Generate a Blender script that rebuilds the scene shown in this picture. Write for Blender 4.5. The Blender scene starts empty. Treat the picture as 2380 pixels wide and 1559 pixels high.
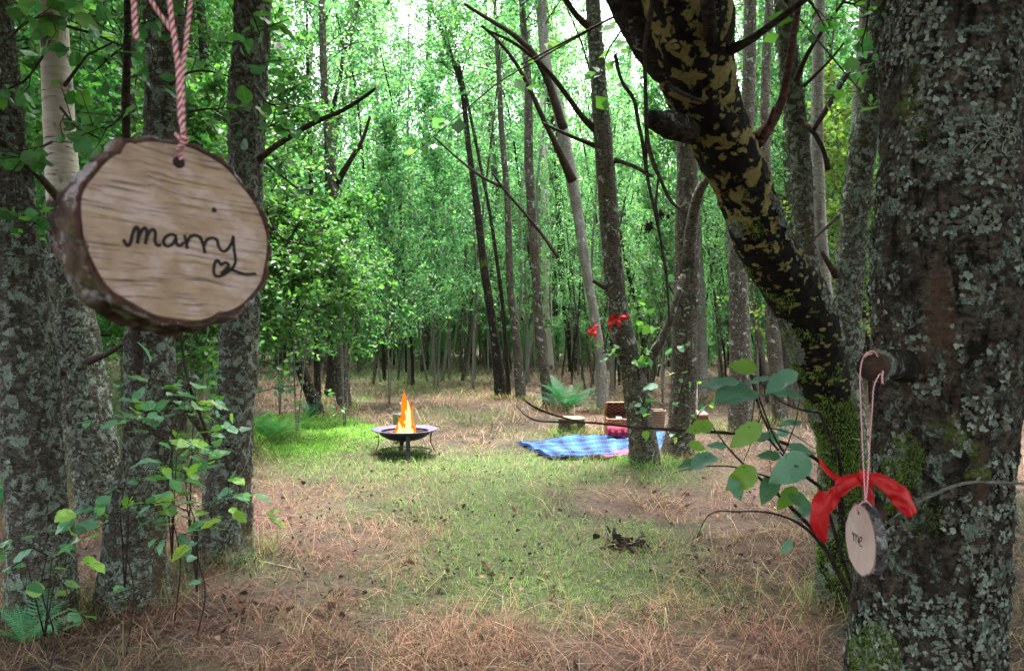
import bpy, math, random
import numpy as np
from mathutils import Vector, Matrix

# ------------------------------------------------------------------ camera, sky, sun, exposure
S = bpy.context.scene
CAMZ, F, CX, HY = 1.45, 1719.0, 1190.0, 770.0
cam_d = bpy.data.cameras.new("camera"); cam = bpy.data.objects.new("camera", cam_d)
S.collection.objects.link(cam); S.camera = cam
cam.location = (0, 0, CAMZ); cam.rotation_euler = (math.radians(90), 0, 0)
cam_d.sensor_width = 36; cam_d.lens = 26; cam_d.shift_y = -0.004
cam_d.clip_start = 0.05; cam_d.clip_end = 1000
cam_d.dof.use_dof = True; cam_d.dof.focus_distance = 6.0; cam_d.dof.aperture_fstop = 17
W = bpy.data.worlds.new("World"); S.world = W; W.use_nodes = True
wn, wl = W.node_tree.nodes, W.node_tree.links
bg = wn["Background"]; sky = wn.new("ShaderNodeTexSky"); sky.sky_type = 'NISHITA'; sky.sun_disc = False
sky.sun_elevation = math.radians(77); sky.sun_rotation = math.radians(0); sky.air_density = 1.0; sky.dust_density = 4.0
hs = wn.new("ShaderNodeHueSaturation"); hs.inputs['Saturation'].default_value = 0.35
hs.inputs['Value'].default_value = 1.35                               # high thin cloud: whiter and a little brighter
wl.new(sky.outputs[0], hs.inputs['Color']); wl.new(hs.outputs[0], bg.inputs[0]); bg.inputs[1].default_value = 0.15
sun_d = bpy.data.lights.new("sun", 'SUN'); sun = bpy.data.objects.new("sun", sun_d); S.collection.objects.link(sun)
sun_d.energy = 1.5; sun_d.angle = math.radians(10); sun_d.color = (1, 0.95, 0.88)
sun.rotation_euler = (math.radians(-12), math.radians(5), 0)          # high, straight down into the clearing
S.view_settings.view_transform = 'Standard'; S.view_settings.look = 'None'
S.view_settings.gamma = 1; S.view_settings.exposure = 2.95
S.cycles.max_bounces = 6; S.cycles.diffuse_bounces = 4; S.cycles.glossy_bounces = 2; S.cycles.transmission_bounces = 4
S.cycles.transparent_max_bounces = 12; S.cycles.caustics_reflective = False; S.cycles.caustics_refractive = False
S.cycles.use_denoising = True; S.cycles.use_adaptive_sampling = True; S.cycles.adaptive_threshold = 0.02
S.cycles.sample_clamp_indirect = 4

C = S.collection
rng = np.random.default_rng(7)
random.seed(7)
PI = math.pi

# ------------------------------------------------------------------ numpy helpers
def _h(ix, iy, iz):
    n = (ix.astype(np.int64) * 374761393 + iy.astype(np.int64) * 668265263 + iz.astype(np.int64) * 2147483647 // 3)
    n = (n ^ (n >> 13)) * 1274126177; n = n & 0x7fffffff; n = (n ^ (n >> 16)) * 1103515245
    return ((n & 0x7fffffff) / float(0x7fffffff)) * 2 - 1
def noise(p):
    p = np.asarray(p, float); i = np.floor(p); f = p - i; f = f * f * (3 - 2 * f); i = i.astype(np.int64)
    r = 0
    for dx in (0, 1):
        for dy in (0, 1):
            for dz in (0, 1):
                w = (f[..., 0] if dx else 1 - f[..., 0]) * (f[..., 1] if dy else 1 - f[..., 1]) * (f[..., 2] if dz else 1 - f[..., 2])
                r = r + w * _h(i[..., 0] + dx, i[..., 1] + dy, i[..., 2] + dz)
    return r
def fbm(p, o=4):
    r = 0; a = 1; p = np.asarray(p, float)
    for k in range(o): r = r + a * noise(p * 2 ** k + 17.3 * k); a *= .5
    return r / 1.9
def n2(x, y, s=1.0, o=3, z=0.0): return fbm(np.stack([x * s, y * s, np.zeros_like(x * s) + z], -1), o)

class Geo:
    def __init__(s): s.V = []; s.Q = []; s.T = []; s.C = []; s.n = 0; s.mq = []; s.mt = []; s.U = []
    def add(s, V, Q=None, T=None, col=(1, 1, 1), m=0, uv=None):
        V = np.asarray(V, float).reshape(-1, 3); c = np.asarray(col, float)
        if c.ndim == 1: c = np.tile(c, (len(V), 1))
        if Q is not None and len(Q): Q = np.asarray(Q, int).reshape(-1, 4); s.Q.append(Q + s.n); s.mq.append(np.full(len(Q), m))
        if T is not None and len(T): T = np.asarray(T, int).reshape(-1, 3); s.T.append(T + s.n); s.mt.append(np.full(len(T), m))
        s.V.append(V); s.C.append(c); s.n += len(V)
        s.U.append(np.zeros((len(V), 2)) if uv is None else np.asarray(uv, float))
        return s
    def arr(s): return np.concatenate(s.V) if s.V else np.zeros((0, 3))
def make_mesh(name, g, mats, off=(0, 0, 0), smooth=True):
    V = g.arr() - np.asarray(off); me = bpy.data.meshes.new(name)
    Q = np.concatenate(g.Q) if g.Q else np.zeros((0, 4), int); T = np.concatenate(g.T) if g.T else np.zeros((0, 3), int)
    mi = np.concatenate(g.mq + g.mt).astype(np.int32)
    me.vertices.add(len(V)); me.vertices.foreach_set('co', V.ravel().astype(np.float32))
    loops = np.concatenate([Q.ravel(), T.ravel()]).astype(np.int32)
    me.loops.add(len(loops)); me.loops.foreach_set('vertex_index', loops)
    st = np.concatenate([np.arange(len(Q)) * 4, len(Q) * 4 + np.arange(len(T)) * 3]).astype(np.int32)
    me.polygons.add(len(st)); me.polygons.foreach_set('loop_start', st)
    me.polygons.foreach_set('material_index', mi)
    me.polygons.foreach_set('use_smooth', np.full(len(st), smooth))
    me.update(calc_edges=True)
    col = np.concatenate(g.C); a = me.color_attributes.new('Col', 'FLOAT_COLOR', 'POINT')
    a.data.foreach_set('color', np.concatenate([col, np.ones((len(col), 1))], 1).ravel().astype(np.float32))
    U = np.concatenate(g.U)
    if U.any():
        uv = me.attributes.new('leafuv', 'FLOAT_VECTOR', 'POINT')
        uv.data.foreach_set('vector', np.concatenate([U, np.zeros((len(U), 1))], 1).ravel().astype(np.float32))
    for m in mats: me.materials.append(m)
    return me

# ------------------------------------------------------------------ scene objects
def thing(name, label, cat, loc=(0, 0, 0), group=None):
    o = bpy.data.objects.new(name, None); C.objects.link(o); o.location = loc; o.empty_display_size = .1
    o['label'] = label; o['category'] = cat
    if group: o['group'] = group
    return o
def part(t, name, g, mats, smooth=True, label=None, stuff=False):
    mats = mats if isinstance(mats, list) else [mats]
    off = Vector(t.location)
    if t.parent: off = off + Vector(t.parent.location)
    me = make_mesh(name, g, mats, off, smooth); o = bpy.data.objects.new(name, me); C.objects.link(o); o.parent = t
    if label: o['label'] = label
    if stuff: o['kind'] = 'stuff'
    return o
def single(name, g, mats, loc, label=None, cat=None, group=None, kind=None, smooth=True):
    mats = mats if isinstance(mats, list) else [mats]
    me = make_mesh(name, g, mats, loc, smooth); o = bpy.data.objects.new(name, me); C.objects.link(o); o.location = loc
    if label: o['label'] = label
    if cat: o['category'] = cat
    if group: o['group'] = group
    if kind: o['kind'] = kind
    return o

def P(x, y, D): return np.array([(x - CX) / F * D, D, CAMZ - (y - HY) / F * D])   # a sight line read off the photo, at a distance
MOUNDS = [(-1.95, 9.1, .17, .33), (-2.35, 8.5, .13, .32), (-2.75, 9.5, .17, .4), (-2.15, 10.4, .15, .4), (-1.75, 8.35, .08, .25), (-3.2, 8.7, .16, .4), (-2.5, 9.2, .08, .25),
          (1.35, 7.6, .06, .5), (2.6, 7.4, .07, .7), (-2.0, 4.9, .06, .7)]
def gz(x, y):
    x = np.asarray(x, float); y = np.asarray(y, float)
    z = .035 * n2(x, y, .55, 3) + .030 * n2(x, y, 2.3, 3, 5)
    for (a, b, h, r) in MOUNDS: z = z + h * np.exp(-((x - a) ** 2 + (y - b) ** 2) / (2 * r * r) * 1.6)
    d = np.sqrt(x * x + y * y); rise = np.clip((d - 36) / 70, 0, 1) * (y > 0)
    return z + rise ** 1.3 * 15 * (0.8 + .5 * np.clip(x / 40, -1, 1)) + .5 * np.clip((d - 16) / 14, 0, 1) * .6
def GP(x, y):
    D = F * CAMZ / (y - HY); X = (x - CX) / F * D; return np.array([X, D, float(gz(X, D))])

def frames(P_):
    P_ = np.asarray(P_, float); T = np.gradient(P_, axis=0); T /= np.linalg.norm(T, axis=1)[:, None] + 1e-9
    n = np.zeros_like(P_); ref = np.array([1., 0, 0]) if abs(T[0][0]) < .8 else np.array([0, 1., 0])
    v = ref - T[0] * (ref @ T[0]); v /= np.linalg.norm(v); n[0] = v
    for i in range(1, len(P_)):
        v = v - T[i] * (v @ T[i]); v /= np.linalg.norm(v) + 1e-9; n[i] = v
    return T, n, np.cross(T, n)
def resample(pts, rad, n, zsplit=None):
    pts = np.asarray(pts, float); rad = np.array(np.broadcast_to(np.asarray(rad, float), (len(pts),)))
    d = np.r_[0, np.cumsum(np.linalg.norm(np.diff(pts, axis=0), axis=1))]; t = np.linspace(0, d[-1], n)
    if zsplit is not None and pts[-1][2] > zsplit:
        ds = np.interp(zsplit, np.maximum.accumulate(pts[:, 2]) + np.arange(len(pts)) * 1e-6, d); k0 = int(n * .86); t = np.r_[np.linspace(0, ds, k0, endpoint=False), np.linspace(ds, d[-1], n - k0)]
    # smooth catmull-like through densified linear + box filter
    k = max(3, (n // max(4, len(pts)) // 2) * 2 + 1)
    out = np.stack([np.interp(t, d, pts[:, i]) for i in range(3)], 1); r = np.interp(t, d, rad)
    if n > 12 and k >= 3:
        pad = k // 2; ker = np.ones(k) / k
        ext = np.concatenate([out[:1] * 2 - out[1:pad + 1][::-1], out, out[-1:] * 2 - out[-pad - 1:-1][::-1]])
        out = np.stack([np.convolve(ext[:, i], ker, 'valid') for i in range(3)], 1)
        r = np.convolve(np.r_[np.full(pad, r[0]), r, np.full(pad, r[-1])], ker, 'valid')
    return out, r
def tube(g, pts, rad, sides=8, m=0, col=(1, 1, 1), n=None, rough=0., rs=6., cap=True, flute=0., disp=None, zsplit=None):
    if n: pts, rad = resample(pts, rad, n, zsplit)
    pts = np.asarray(pts, float); rad = np.broadcast_to(np.asarray(rad, float), (len(pts),))
    T, N, B = frames(pts); a = np.linspace(0, 2 * PI, sides, endpoint=False)
    ring = N[:, None] * np.cos(a)[None, :, None] + B[:, None] * np.sin(a)[None, :, None]
    r = np.repeat(rad[:, None], sides, 1)
    if rough:
        q = pts[:, None] + ring * r[..., None]
        r = r * (1 + rough * fbm(q * rs, 4) + flute * np.sin(a * 3 + 1.3 * np.sin(a * 2))[None] * 1.0)
    if disp: r = r + disp(pts[:, None] + ring * r[..., None])
    V = pts[:, None] + ring * r[..., None]; k = len(pts)
    i = np.arange(k - 1)[:, None] * sides + np.arange(sides)[None]; j = np.arange(k - 1)[:, None] * sides + (np.arange(sides)[None] + 1) % sides
    Q = np.stack([i, j, j + sides, i + sides], -1).reshape(-1, 4)
    V = V.reshape(-1, 3); T3 = None
    if cap:
        V = np.concatenate([V, pts[-1:], pts[:1]]); c = k * sides
        T3 = [[(k - 1) * sides + s, (k - 1) * sides + (s + 1) % sides, c] for s in range(sides)] + [[(s + 1) % sides, s, c + 1] for s in range(sides)]
    g.add(V, Q, T3, col, m)
    return pts, ring, r

def rand_dirs(n, r=rng, up=0.0):
    v = r.normal(size=(n, 3)); v[:, 2] += up; return v / (np.linalg.norm(v, axis=1)[:, None] + 1e-9)
def leaves(g, c, size, col, r=rng, m=0, hexa=False, up=1.3, droop=-.25, width=.42):
    """ovate leaves at points c; col (N,3)"""
    n = len(c); size = np.broadcast_to(size, (n,))[:, None]
    nrm = rand_dirs(n, r, up); d = rand_dirs(n, r, droop); d = d - nrm * (d * nrm).sum(1)[:, None]; d /= np.linalg.norm(d, axis=1)[:, None] + 1e-9
    s = np.cross(nrm, d); w = width * size * r.uniform(.8, 1.15, (n, 1))
    if hexa:
        f = .18 * size
        V = np.stack([c, c + d * size * .3 + s * w + nrm * f, c + d * size * .68 + s * w * .8 + nrm * f * .8, c + d * size,
                      c + d * size * .68 - s * w * .8 + nrm * f * .8, c + d * size * .3 - s * w + nrm * f], 1)
        b = np.arange(n)[:, None] * 6; Q = np.concatenate([b + np.array([[0, 1, 2, 3]]), b + np.array([[0, 3, 4, 5]])])
        k = 6
    else:
        V = np.stack([c, c + d * size * .5 + s * w + nrm * .1 * size, c + d * size, c + d * size * .5 - s * w], 1)
        b = np.arange(n)[:, None] * 4; Q = b + np.array([[0, 1, 2, 3]]); k = 4
    g.add(V.reshape(-1, 3), Q, None, np.repeat(col, k, 0), m)
def leafcols(n, r=rng, kind=0):
    pal = [np.array([[.07, .17, .045], [.10, .23, .05], [.06, .17, .075], [.15, .29, .08], [.05, .12, .05], [.10, .22, .09]]),
           np.array([[.15, .33, .21], [.14, .34, .18], [.21, .39, .17], [.09, .2, .12], [.27, .40, .15], [.06, .14, .08]]),
           np.array([[.20, .30, .05], [.15, .28, .05], [.25, .31, .08], [.10, .2, .05], [.28, .26, .07], [.09, .18, .06]])][kind]
    c = pal[r.integers(0, len(pal), n)] * r.uniform(.75, 1.25, (n, 1)); return c

# ------------------------------------------------------------------ materials
def mat(name):
    m = bpy.data.materials.new(name); m.use_nodes = True; t = m.node_tree; t.nodes.clear()
    o = t.nodes.new('ShaderNodeOutputMaterial'); return m, t, o
class NB:
    def __init__(s, t): s.t = t
    def n(s, typ, **kw):
        nd = s.t.nodes.new('ShaderNode' + typ)
        for k, v in kw.items():
            if k in ('inp',):
                for kk, vv in v.items():
                    if hasattr(vv, 'is_output') or isinstance(vv, bpy.types.NodeSocket): s.t.links.new(vv, nd.inputs[kk])
                    else: nd.inputs[kk].default_value = vv
            else: setattr(nd, k, v)
        return nd
    def noise(s, vec, scale, detail=6, rough=.6, dist=0.):
        return s.n('TexNoise', inp={'Vector': vec, 'Scale': scale, 'Detail': detail, 'Roughness': rough, 'Distortion': dist}).outputs[0]
    def ramp(s, fac, a, b, ca=(0, 0, 0, 1), cb=(1, 1, 1, 1)):
        if a > b: a, b, ca, cb = b, a, cb, ca
        r = s.n('ValToRGB', inp={0: fac}); e = r.color_ramp.elements; e[0].position = a; e[1].position = b; e[0].color = ca; e[1].color = cb
        return r.outputs[0]
    def mix(s, fac, a, b, mode='MIX'):
        m = s.n('MixRGB', blend_type=mode)
        for k, v in ((0, fac), (1, a), (2, b)):
            if isinstance(v, bpy.types.NodeSocket): s.t.links.new(v, m.inputs[k])
            else: m.inputs[k].default_value = v if k == 0 else (tuple(v) + (1,) if len(v) == 3 else v)
        return m.outputs[0]
    def math(s, op, a, b=0.0):
        m = s.n('Math', operation=op)
        for k, v in ((0, a), (1, b)):
            if isinstance(v, bpy.types.NodeSocket): s.t.links.new(v, m.inputs[k])
            else: m.inputs[k].default_value = v
        return m.outputs[0]
    def obj(s, scale=(1, 1, 1), src='Object'):
        tc = s.n('TexCoord'); mp = s.n('Mapping', inp={'Vector': tc.outputs[src], 'Scale': scale}); return mp.outputs[0]
    def attr(s, name='Col'): return s.n('Attribute', attribute_name=name).outputs[0]
    def bump(s, h, strength=.5, dist=.01): return s.n('Bump', inp={'Height': h, 'Strength': strength, 'Distance': dist}).outputs[0]
    def bsdf(s, out, col, rough=.8, normal=None, **kw):
        b = s.n('BsdfPrincipled')
        for k, v in [('Base Color', col), ('Roughness', rough)] + list(kw.items()):
            if isinstance(v, bpy.types.NodeSocket): s.t.links.new(v, b.inputs[k])
            else: b.inputs[k].default_value = tuple(v) + (1,) if isinstance(v, tuple) and len(v) == 3 else v
        if normal is not None: s.t.links.new(normal, b.inputs['Normal'])
        s.t.links.new(b.outputs[0], out.inputs[0]); return b

def bark_mat(name, dark, light, lichen, lthr=.56, lscale=9., moss=None, mthr=.62, band=3.0, bumpd=.012, furrow=.5, sc=1.):
    m, t, o = mat(name); b = NB(t)
    v = b.obj((sc, sc, sc)); vh = b.obj((sc, sc, sc * band)); vv = b.obj((sc, sc, sc * .22))
    n1 = b.noise(vh, 22, 8, .7); n2_ = b.noise(vv, 26, 5, .6, .6); n3 = b.noise(v, 3.2, 5, .6)
    c = b.mix(b.ramp(n1, .38, .66), dark, light)
    c = b.mix(b.math('MULTIPLY', b.ramp(n2_, .47, .40), furrow), c, tuple(x * .25 for x in dark))
    c = b.mix(b.math('MULTIPLY', b.ramp(n3, .45, .65), .5), c, tuple(x * 1.3 for x in dark)); c = b.mix(1.0, c, b.ramp(b.noise(vh, 55, 5, .75), .36, .52, (.25, .25, .25, 1), (1.25, 1.25, 1.25, 1)), 'MULTIPLY')
    lw = b.noise(v, lscale, 9, .72, .5); lf = b.noise(v, lscale * 9, 4, .7)
    lm = b.math('MULTIPLY', b.ramp(lw, lthr, lthr + .03), b.ramp(lf, .38, .5))
    lcol = b.mix(lf, tuple(x * .7 for x in lichen), tuple(min(1, x * 1.25) for x in lichen)); c = b.mix(lm, c, lcol)
    rd = b.noise(b.obj((sc, sc, sc * .12)), 7, 4, .6, .4); c = b.mix(b.math('MULTIPLY', b.ramp(rd, .62, .67), .7), c, (.09, .05, .032))
    if moss:
        mw = b.noise(v, 2.6, 6, .65); mf = b.noise(v, 90, 3, .7)
        mm = b.math('MULTIPLY', b.ramp(mw, mthr, mthr + .06), b.ramp(mf, .3, .55))
        c = b.mix(mm, c, b.mix(mf, tuple(x * .5 for x in moss), moss))
    h = b.math('ADD', b.math('MULTIPLY', n1, .5), b.math('ADD', b.math('MULTIPLY', n2_, .9), b.math('MULTIPLY', lm, .25)))
    b.bsdf(o, c, .95, b.bump(h, 1.0, bumpd), **{'Specular IOR Level': .12})  # matte bark
    return m
BARK = bark_mat('bark_alder', (.026, .021, .016), (.16, .14, .112), (.33, .37, .31), .58, 9, (.13, .19, .03), .66)
BARKG = bark_mat('bark_grey', (.08, .072, .062), (.32, .30, .265), (.42, .44, .4), .60, 7, None, band=5, furrow=.25)
BARKD = bark_mat('bark_dark', (.010, .008, .006), (.06, .05, .04), (.27, .30, .25), .60, 10, (.10, .16, .02), .60)
BARKB = bark_mat('bark_big', (.009, .0075, .0055), (.105, .085, .063), (.19, .23, .18), .54, 16, (.14, .19, .03), .61, band=1.7, bumpd=.012, furrow=.8, sc=1.6)
BARKN = bark_mat('bark_near', (.020, .017, .013), (.165, .147, .120), (.29, .35, .29), .51, 13, (.12, .18, .03), .64, band=3, bumpd=.012, sc=1.3)
TWIG = bark_mat('bark_twig', (.025, .018, .015), (.08, .06, .05), (.2, .22, .18), .68, 20, None, bumpd=.003)
TWIGR = bark_mat('bark_red_branch', (.06, .03, .025), (.17, .09, .075), (.2, .22, .18), .7, 20, None, bumpd=.004)

def pale_birch():
    m, t, o = mat('bark_birch'); b = NB(t); v = b.obj((3, 3, 26)); n1 = b.noise(v, 2.0, 6, .65); n2_ = b.noise(b.obj(), 3.3, 4)
    w = b.noise(b.obj((1, 1, 9)), 6, 6)
    c = b.mix(b.ramp(w, .4, .6), (.42, .36, .30), (.56, .5, .44)); c = b.mix(b.ramp(n1, .60, .64), c, (.02, .017, .015))
    c = b.mix(b.ramp(n2_, .56, .62), c, (.06, .05, .04)); b.bsdf(o, c, .8, b.bump(n1, .5, .005)); return m
BIRCH = pale_birch()
def crust_mat():
    m, t, o = mat('bark_crust_lichen'); b = NB(t); v = b.obj()
    wob = b.n('TexNoise', inp={'Vector': v, 'Scale': 16., 'Detail': 5.}).outputs[1]
    vd = b.n('VectorMath', operation='MULTIPLY_ADD', inp={0: wob, 1: (.05, .05, .05), 2: v}).outputs[0]
    vz = b.n('Mapping', inp={'Vector': vd, 'Scale': (1, 1, 1.9)}).outputs[0]
    sp = b.n('TexVoronoi', inp={'Vector': vz, 'Scale': 19.}).outputs[0]       # small separate patches
    big = b.noise(vd, 12.0, 6, .62, .3)
    spots = b.ramp(sp, .33, .29); pres = b.ramp(b.noise(v, 7, 3), .42, .50); spots = b.math('MULTIPLY', spots, pres)
    z = b.n('SeparateXYZ', inp={0: v}).outputs[2]
    up = b.n('MapRange', inp={0: z, 1: 1.45, 2: 1.95}).outputs[0]
    bm = b.ramp(b.math('ADD', big, b.math('MULTIPLY', up, .13)), .66, .675)
    hi = b.n('MapRange', inp={0: z, 1: 1.0, 2: 1.2}).outputs[0]
    lm = b.math('MULTIPLY', b.math('MAXIMUM', spots, bm), hi)
    f = b.noise(v, 80, 5, .7); d = b.mix(b.ramp(b.noise(v, 30, 6), .35, .7), (.002, .002, .0015), (.016, .014, .010))
    lc = b.mix(b.ramp(f, .35, .65), (.12, .11, .035), (.30, .27, .10)); lc = b.mix(b.math('MULTIPLY', bm, b.ramp(b.noise(v, 9, 3), .4, .6)), lc, (.20, .16, .055))
    c = b.mix(lm, d, lc)
    mo = b.math('MULTIPLY', b.math('SUBTRACT', 1.0, hi), b.ramp(b.noise(v, 9, 6, .7), .52, .6)); c = b.mix(mo, c, (.05, .09, .015))
    b.bsdf(o, c, .9, b.bump(b.math('ADD', b.math('MULTIPLY', f, .4), lm), .9, .010), **{'Specular IOR Level': .15}); return m
CRUST = crust_mat()

def leaf_mat(name, tint=(1, 1, 1), trans=.45, rough=.5, veins=False, spec=.3):
    m, t, o = mat(name); b = NB(t); c = b.attr(); 
    oi = b.n('ObjectInfo').outputs['Random']; hv = b.n('HueSaturation', inp={'Color': c, 'Hue': b.n('MapRange', inp={0: oi, 3: .485, 4: .515}).outputs[0], 'Value': b.n('MapRange', inp={0: oi, 3: .85, 4: 1.15}).outputs[0]}).outputs[0]
    c = b.mix(1, hv, tint, 'MULTIPLY'); nrm = None
    if veins:
        u = b.n('Attribute', attribute_name='leafuv').outputs[1]; sx = b.n('SeparateXYZ', inp={0: u}); au = b.math('ABSOLUTE', sx.outputs[0])
        w = b.math('FRACT', b.math('SUBTRACT', b.math('MULTIPLY', sx.outputs[1], 8.0), b.math('MULTIPLY', au, 3.0)))
        side = b.ramp(b.math('ABSOLUTE', b.math('SUBTRACT', w, .5)), .0, .11, (1, 1, 1, 1), (0, 0, 0, 1)); mid = b.ramp(au, .03, .08, (1, 1, 1, 1), (0, 0, 0, 1))
        vv = b.math('MAXIMUM', side, mid); c = b.mix(b.math('MULTIPLY', vv, .35), c, (.22, .34, .16))
        bl = b.noise(b.obj(), 60, 3); c = b.mix(b.math('MULTIPLY', b.ramp(bl, .66, .7), .8), c, (.05, .03, .012))
        nrm = b.bump(vv, .4, .001)
    d = b.n('BsdfPrincipled', inp={'Base Color': c, 'Roughness': rough, 'Specular IOR Level': spec})
    tr = b.n('BsdfTranslucent', inp={'Color': b.mix(1, c, (1.05, 1.45, .72), 'MULTIPLY')})
    if nrm: t.links.new(nrm, d.inputs['Normal'])
    mx = b.n('MixShader', inp={0: trans, 1: d.outputs[0], 2: tr.outputs[0]}); t.links.new(mx.outputs[0], o.inputs[0]); return m
LEAF = leaf_mat('leaf_crown', (1, 1, 1), .5, .45, False, .5)
LEAFN = leaf_mat('leaf_near', (1, 1, 1), .35, .33, True, .5)
BLADE = leaf_mat('grass_blade', (1, 1, 1), .25, .75, spec=.15)
FERN = leaf_mat('fern_leaf', (1, 1, 1), .35, .5)
def attr_mat(name, rough=.9, bump=0, bs=80):
    m, t, o = mat(name); b = NB(t); c = b.attr(); nz = b.noise(b.obj(), bs, 5); c2 = b.mix(1, c, b.ramp(nz, .25, .7, (.6, .6, .6, 1), (1.1, 1.1, 1.1, 1)), 'MULTIPLY')
    b.bsdf(o, c2, rough, b.bump(nz, .6, bump) if bump else None); return m
FLAKE = attr_mat('lichen_flake', .95); LITTER = attr_mat('dead_leaf', .8)
def plain(name, col, rough=.6, metal=0, bump=0, bs=40, var=.3, **kw):
    m, t, o = mat(name); b = NB(t); nz = b.noise(b.obj(), bs, 6)
    c = b.mix(b.ramp(nz, .3, .7), tuple(x * (1 - var) for x in col), tuple(min(1, x * (1 + var)) for x in col))
    b.bsdf(o, c, rough, b.bump(nz, .5, bump) if bump else None, Metallic=metal, **kw); return m

# ------------------------------------------------------------------ ground cover maps (where grass is green, straw or pinkish)
def blobs(x, y, L):
    y2 = np.maximum(y, 1.2); px = CX + x / y2 * F; py = HY + F * CAMZ / y2; r = np.zeros_like(px)
    for (a, b, rx, ry, w) in L: r = r + w * np.exp(-((px - a) / rx) ** 2 - ((py - b) / ry) ** 2)
    return r
GREENS = [(760, 1060, 170, 38, 1.1), (1080, 1095, 330, 40, .8), (1150, 1200, 170, 75, 1.0), (1450, 1255, 150, 45, .7), (1130, 1290, 130, 50, .5), (960, 885, 140, 22, .8),
          (1000, 915, 160, 14, .35), (1230, 1015, 80, 14, .4), (40, 1050, 110, 120, 1.4), (270, 1000, 60, 120, 1.2), (450, 1000, 70, 60, 1.1), (1480, 1360, 260, 70, .35), (1540, 1110, 70, 25, .6),
          (900, 1180, 120, 40, .45), (1350, 1100, 150, 40, .4), (1650, 990, 90, 22, .35), (1050, 970, 120, 25, .4), (600, 1330, 90, 40, .3), (2350, 1180, 60, 60, .4), (1250, 1400, 400, 90, .35), (1200, 1330, 300, 60, .4), (1300, 1080, 300, 30, .35), (900, 880, 300, 20, .3)]
MOSSES = [(760, 1015, 110, 30, 1.2), (640, 1030, 90, 45, .9), (840, 925, 40, 12, .7), (740, 1012, 120, 42, 1.0), (690, 985, 90, 16, .6), (720, 1060, 90, 22, .5), (60, 1160, 70, 40, .5)]
PINKS = [(700, 1190, 150, 50, 1.1), (1100, 925, 90, 22, 1.3), (1500, 1140, 260, 40, .6), (820, 1270, 220, 50, .7), (1760, 1130, 160, 60, .8), (600, 1420, 700, 130, .9), (1320, 965, 120, 18, .6), (870, 905, 120, 12, .4), (2350, 1150, 60, 100, .8), (1800, 1480, 500, 120, .7)]
def cover(x, y):
    g = 1.35 * blobs(x, y, GREENS); m = blobs(x, y, MOSSES); p = blobs(x, y, PINKS)
    g = g + .42 * n2(x, y, 1.3, 4, 3.3) + .2 * n2(x, y, 5, 2, 1.1)
    m = m + .25 * n2(x, y, 2.1, 3, 7.7); p = p + .4 * n2(x, y, 1.7, 3, 9.1)
    return np.clip(g, 0, 1), np.clip(m - .25, 0, 1), np.clip(p, 0, 1)
xs = np.sinh(np.linspace(-4.6, 4.6, 420)) * 1.6
ys = np.concatenate([-np.sinh(np.linspace(3.6, 0, 60))[:-1] * 1.6, np.sinh(np.linspace(0, 4.75, 460)) * 2.1])
gx, gy = np.meshgrid(xs, ys); zz = gz(gx, gy) + .012 * n2(gx, gy, 9, 3)
gg, gm, gp = cover(gx, gy); far = np.clip((gy - 30) / 20, 0, 1)
soil = np.array([.022, .014, .01]); straw = np.array([.13, .082, .056]); green = np.array([.13, .20, .05]); mossc = np.array([.12, .25, .03]); pinkc = np.array([.36, .21, .16])
mixv = np.clip(.5 + .9 * n2(gx, gy, 3.1, 4, 2), 0, 1)[..., None]
gc = soil * (1 - mixv) + straw * mixv; gc = gc + (pinkc * .6 - gc) * (gp * .5)[..., None]; gc = gc + (green * .6 - gc) * (gg * .75)[..., None]; gc = gc + (mossc - gc) * np.clip(gm * 1.5, 0, 1)[..., None]
G = Geo(); ny, nx = gx.shape; ii = (np.arange(ny - 1)[:, None] * nx + np.arange(nx - 1)[None]).ravel()
G.add(np.stack([gx, gy, zz], -1).reshape(-1, 3), np.stack([ii, ii + 1, ii + 1 + nx, ii + nx], 1), None, gc.reshape(-1, 3))
m, t, o = mat('forest_soil'); b = NB(t); c = b.attr(); v = b.obj()
a1 = b.noise(v, 28, 8, .75); a2 = b.noise(v, 7, 6, .7); c = b.mix(b.ramp(a1, .40, .52), (.03, .02, .014), c); c = b.mix(b.math('MULTIPLY', b.ramp(a2, .52, .6), .35), c, (.05, .036, .025))
b.bsdf(o, c, .95, b.bump(b.math('ADD', a1, a2), 1, .03)); SOIL = m
single('ground', G, SOIL, (0, 0, 0), kind='structure')

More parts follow.
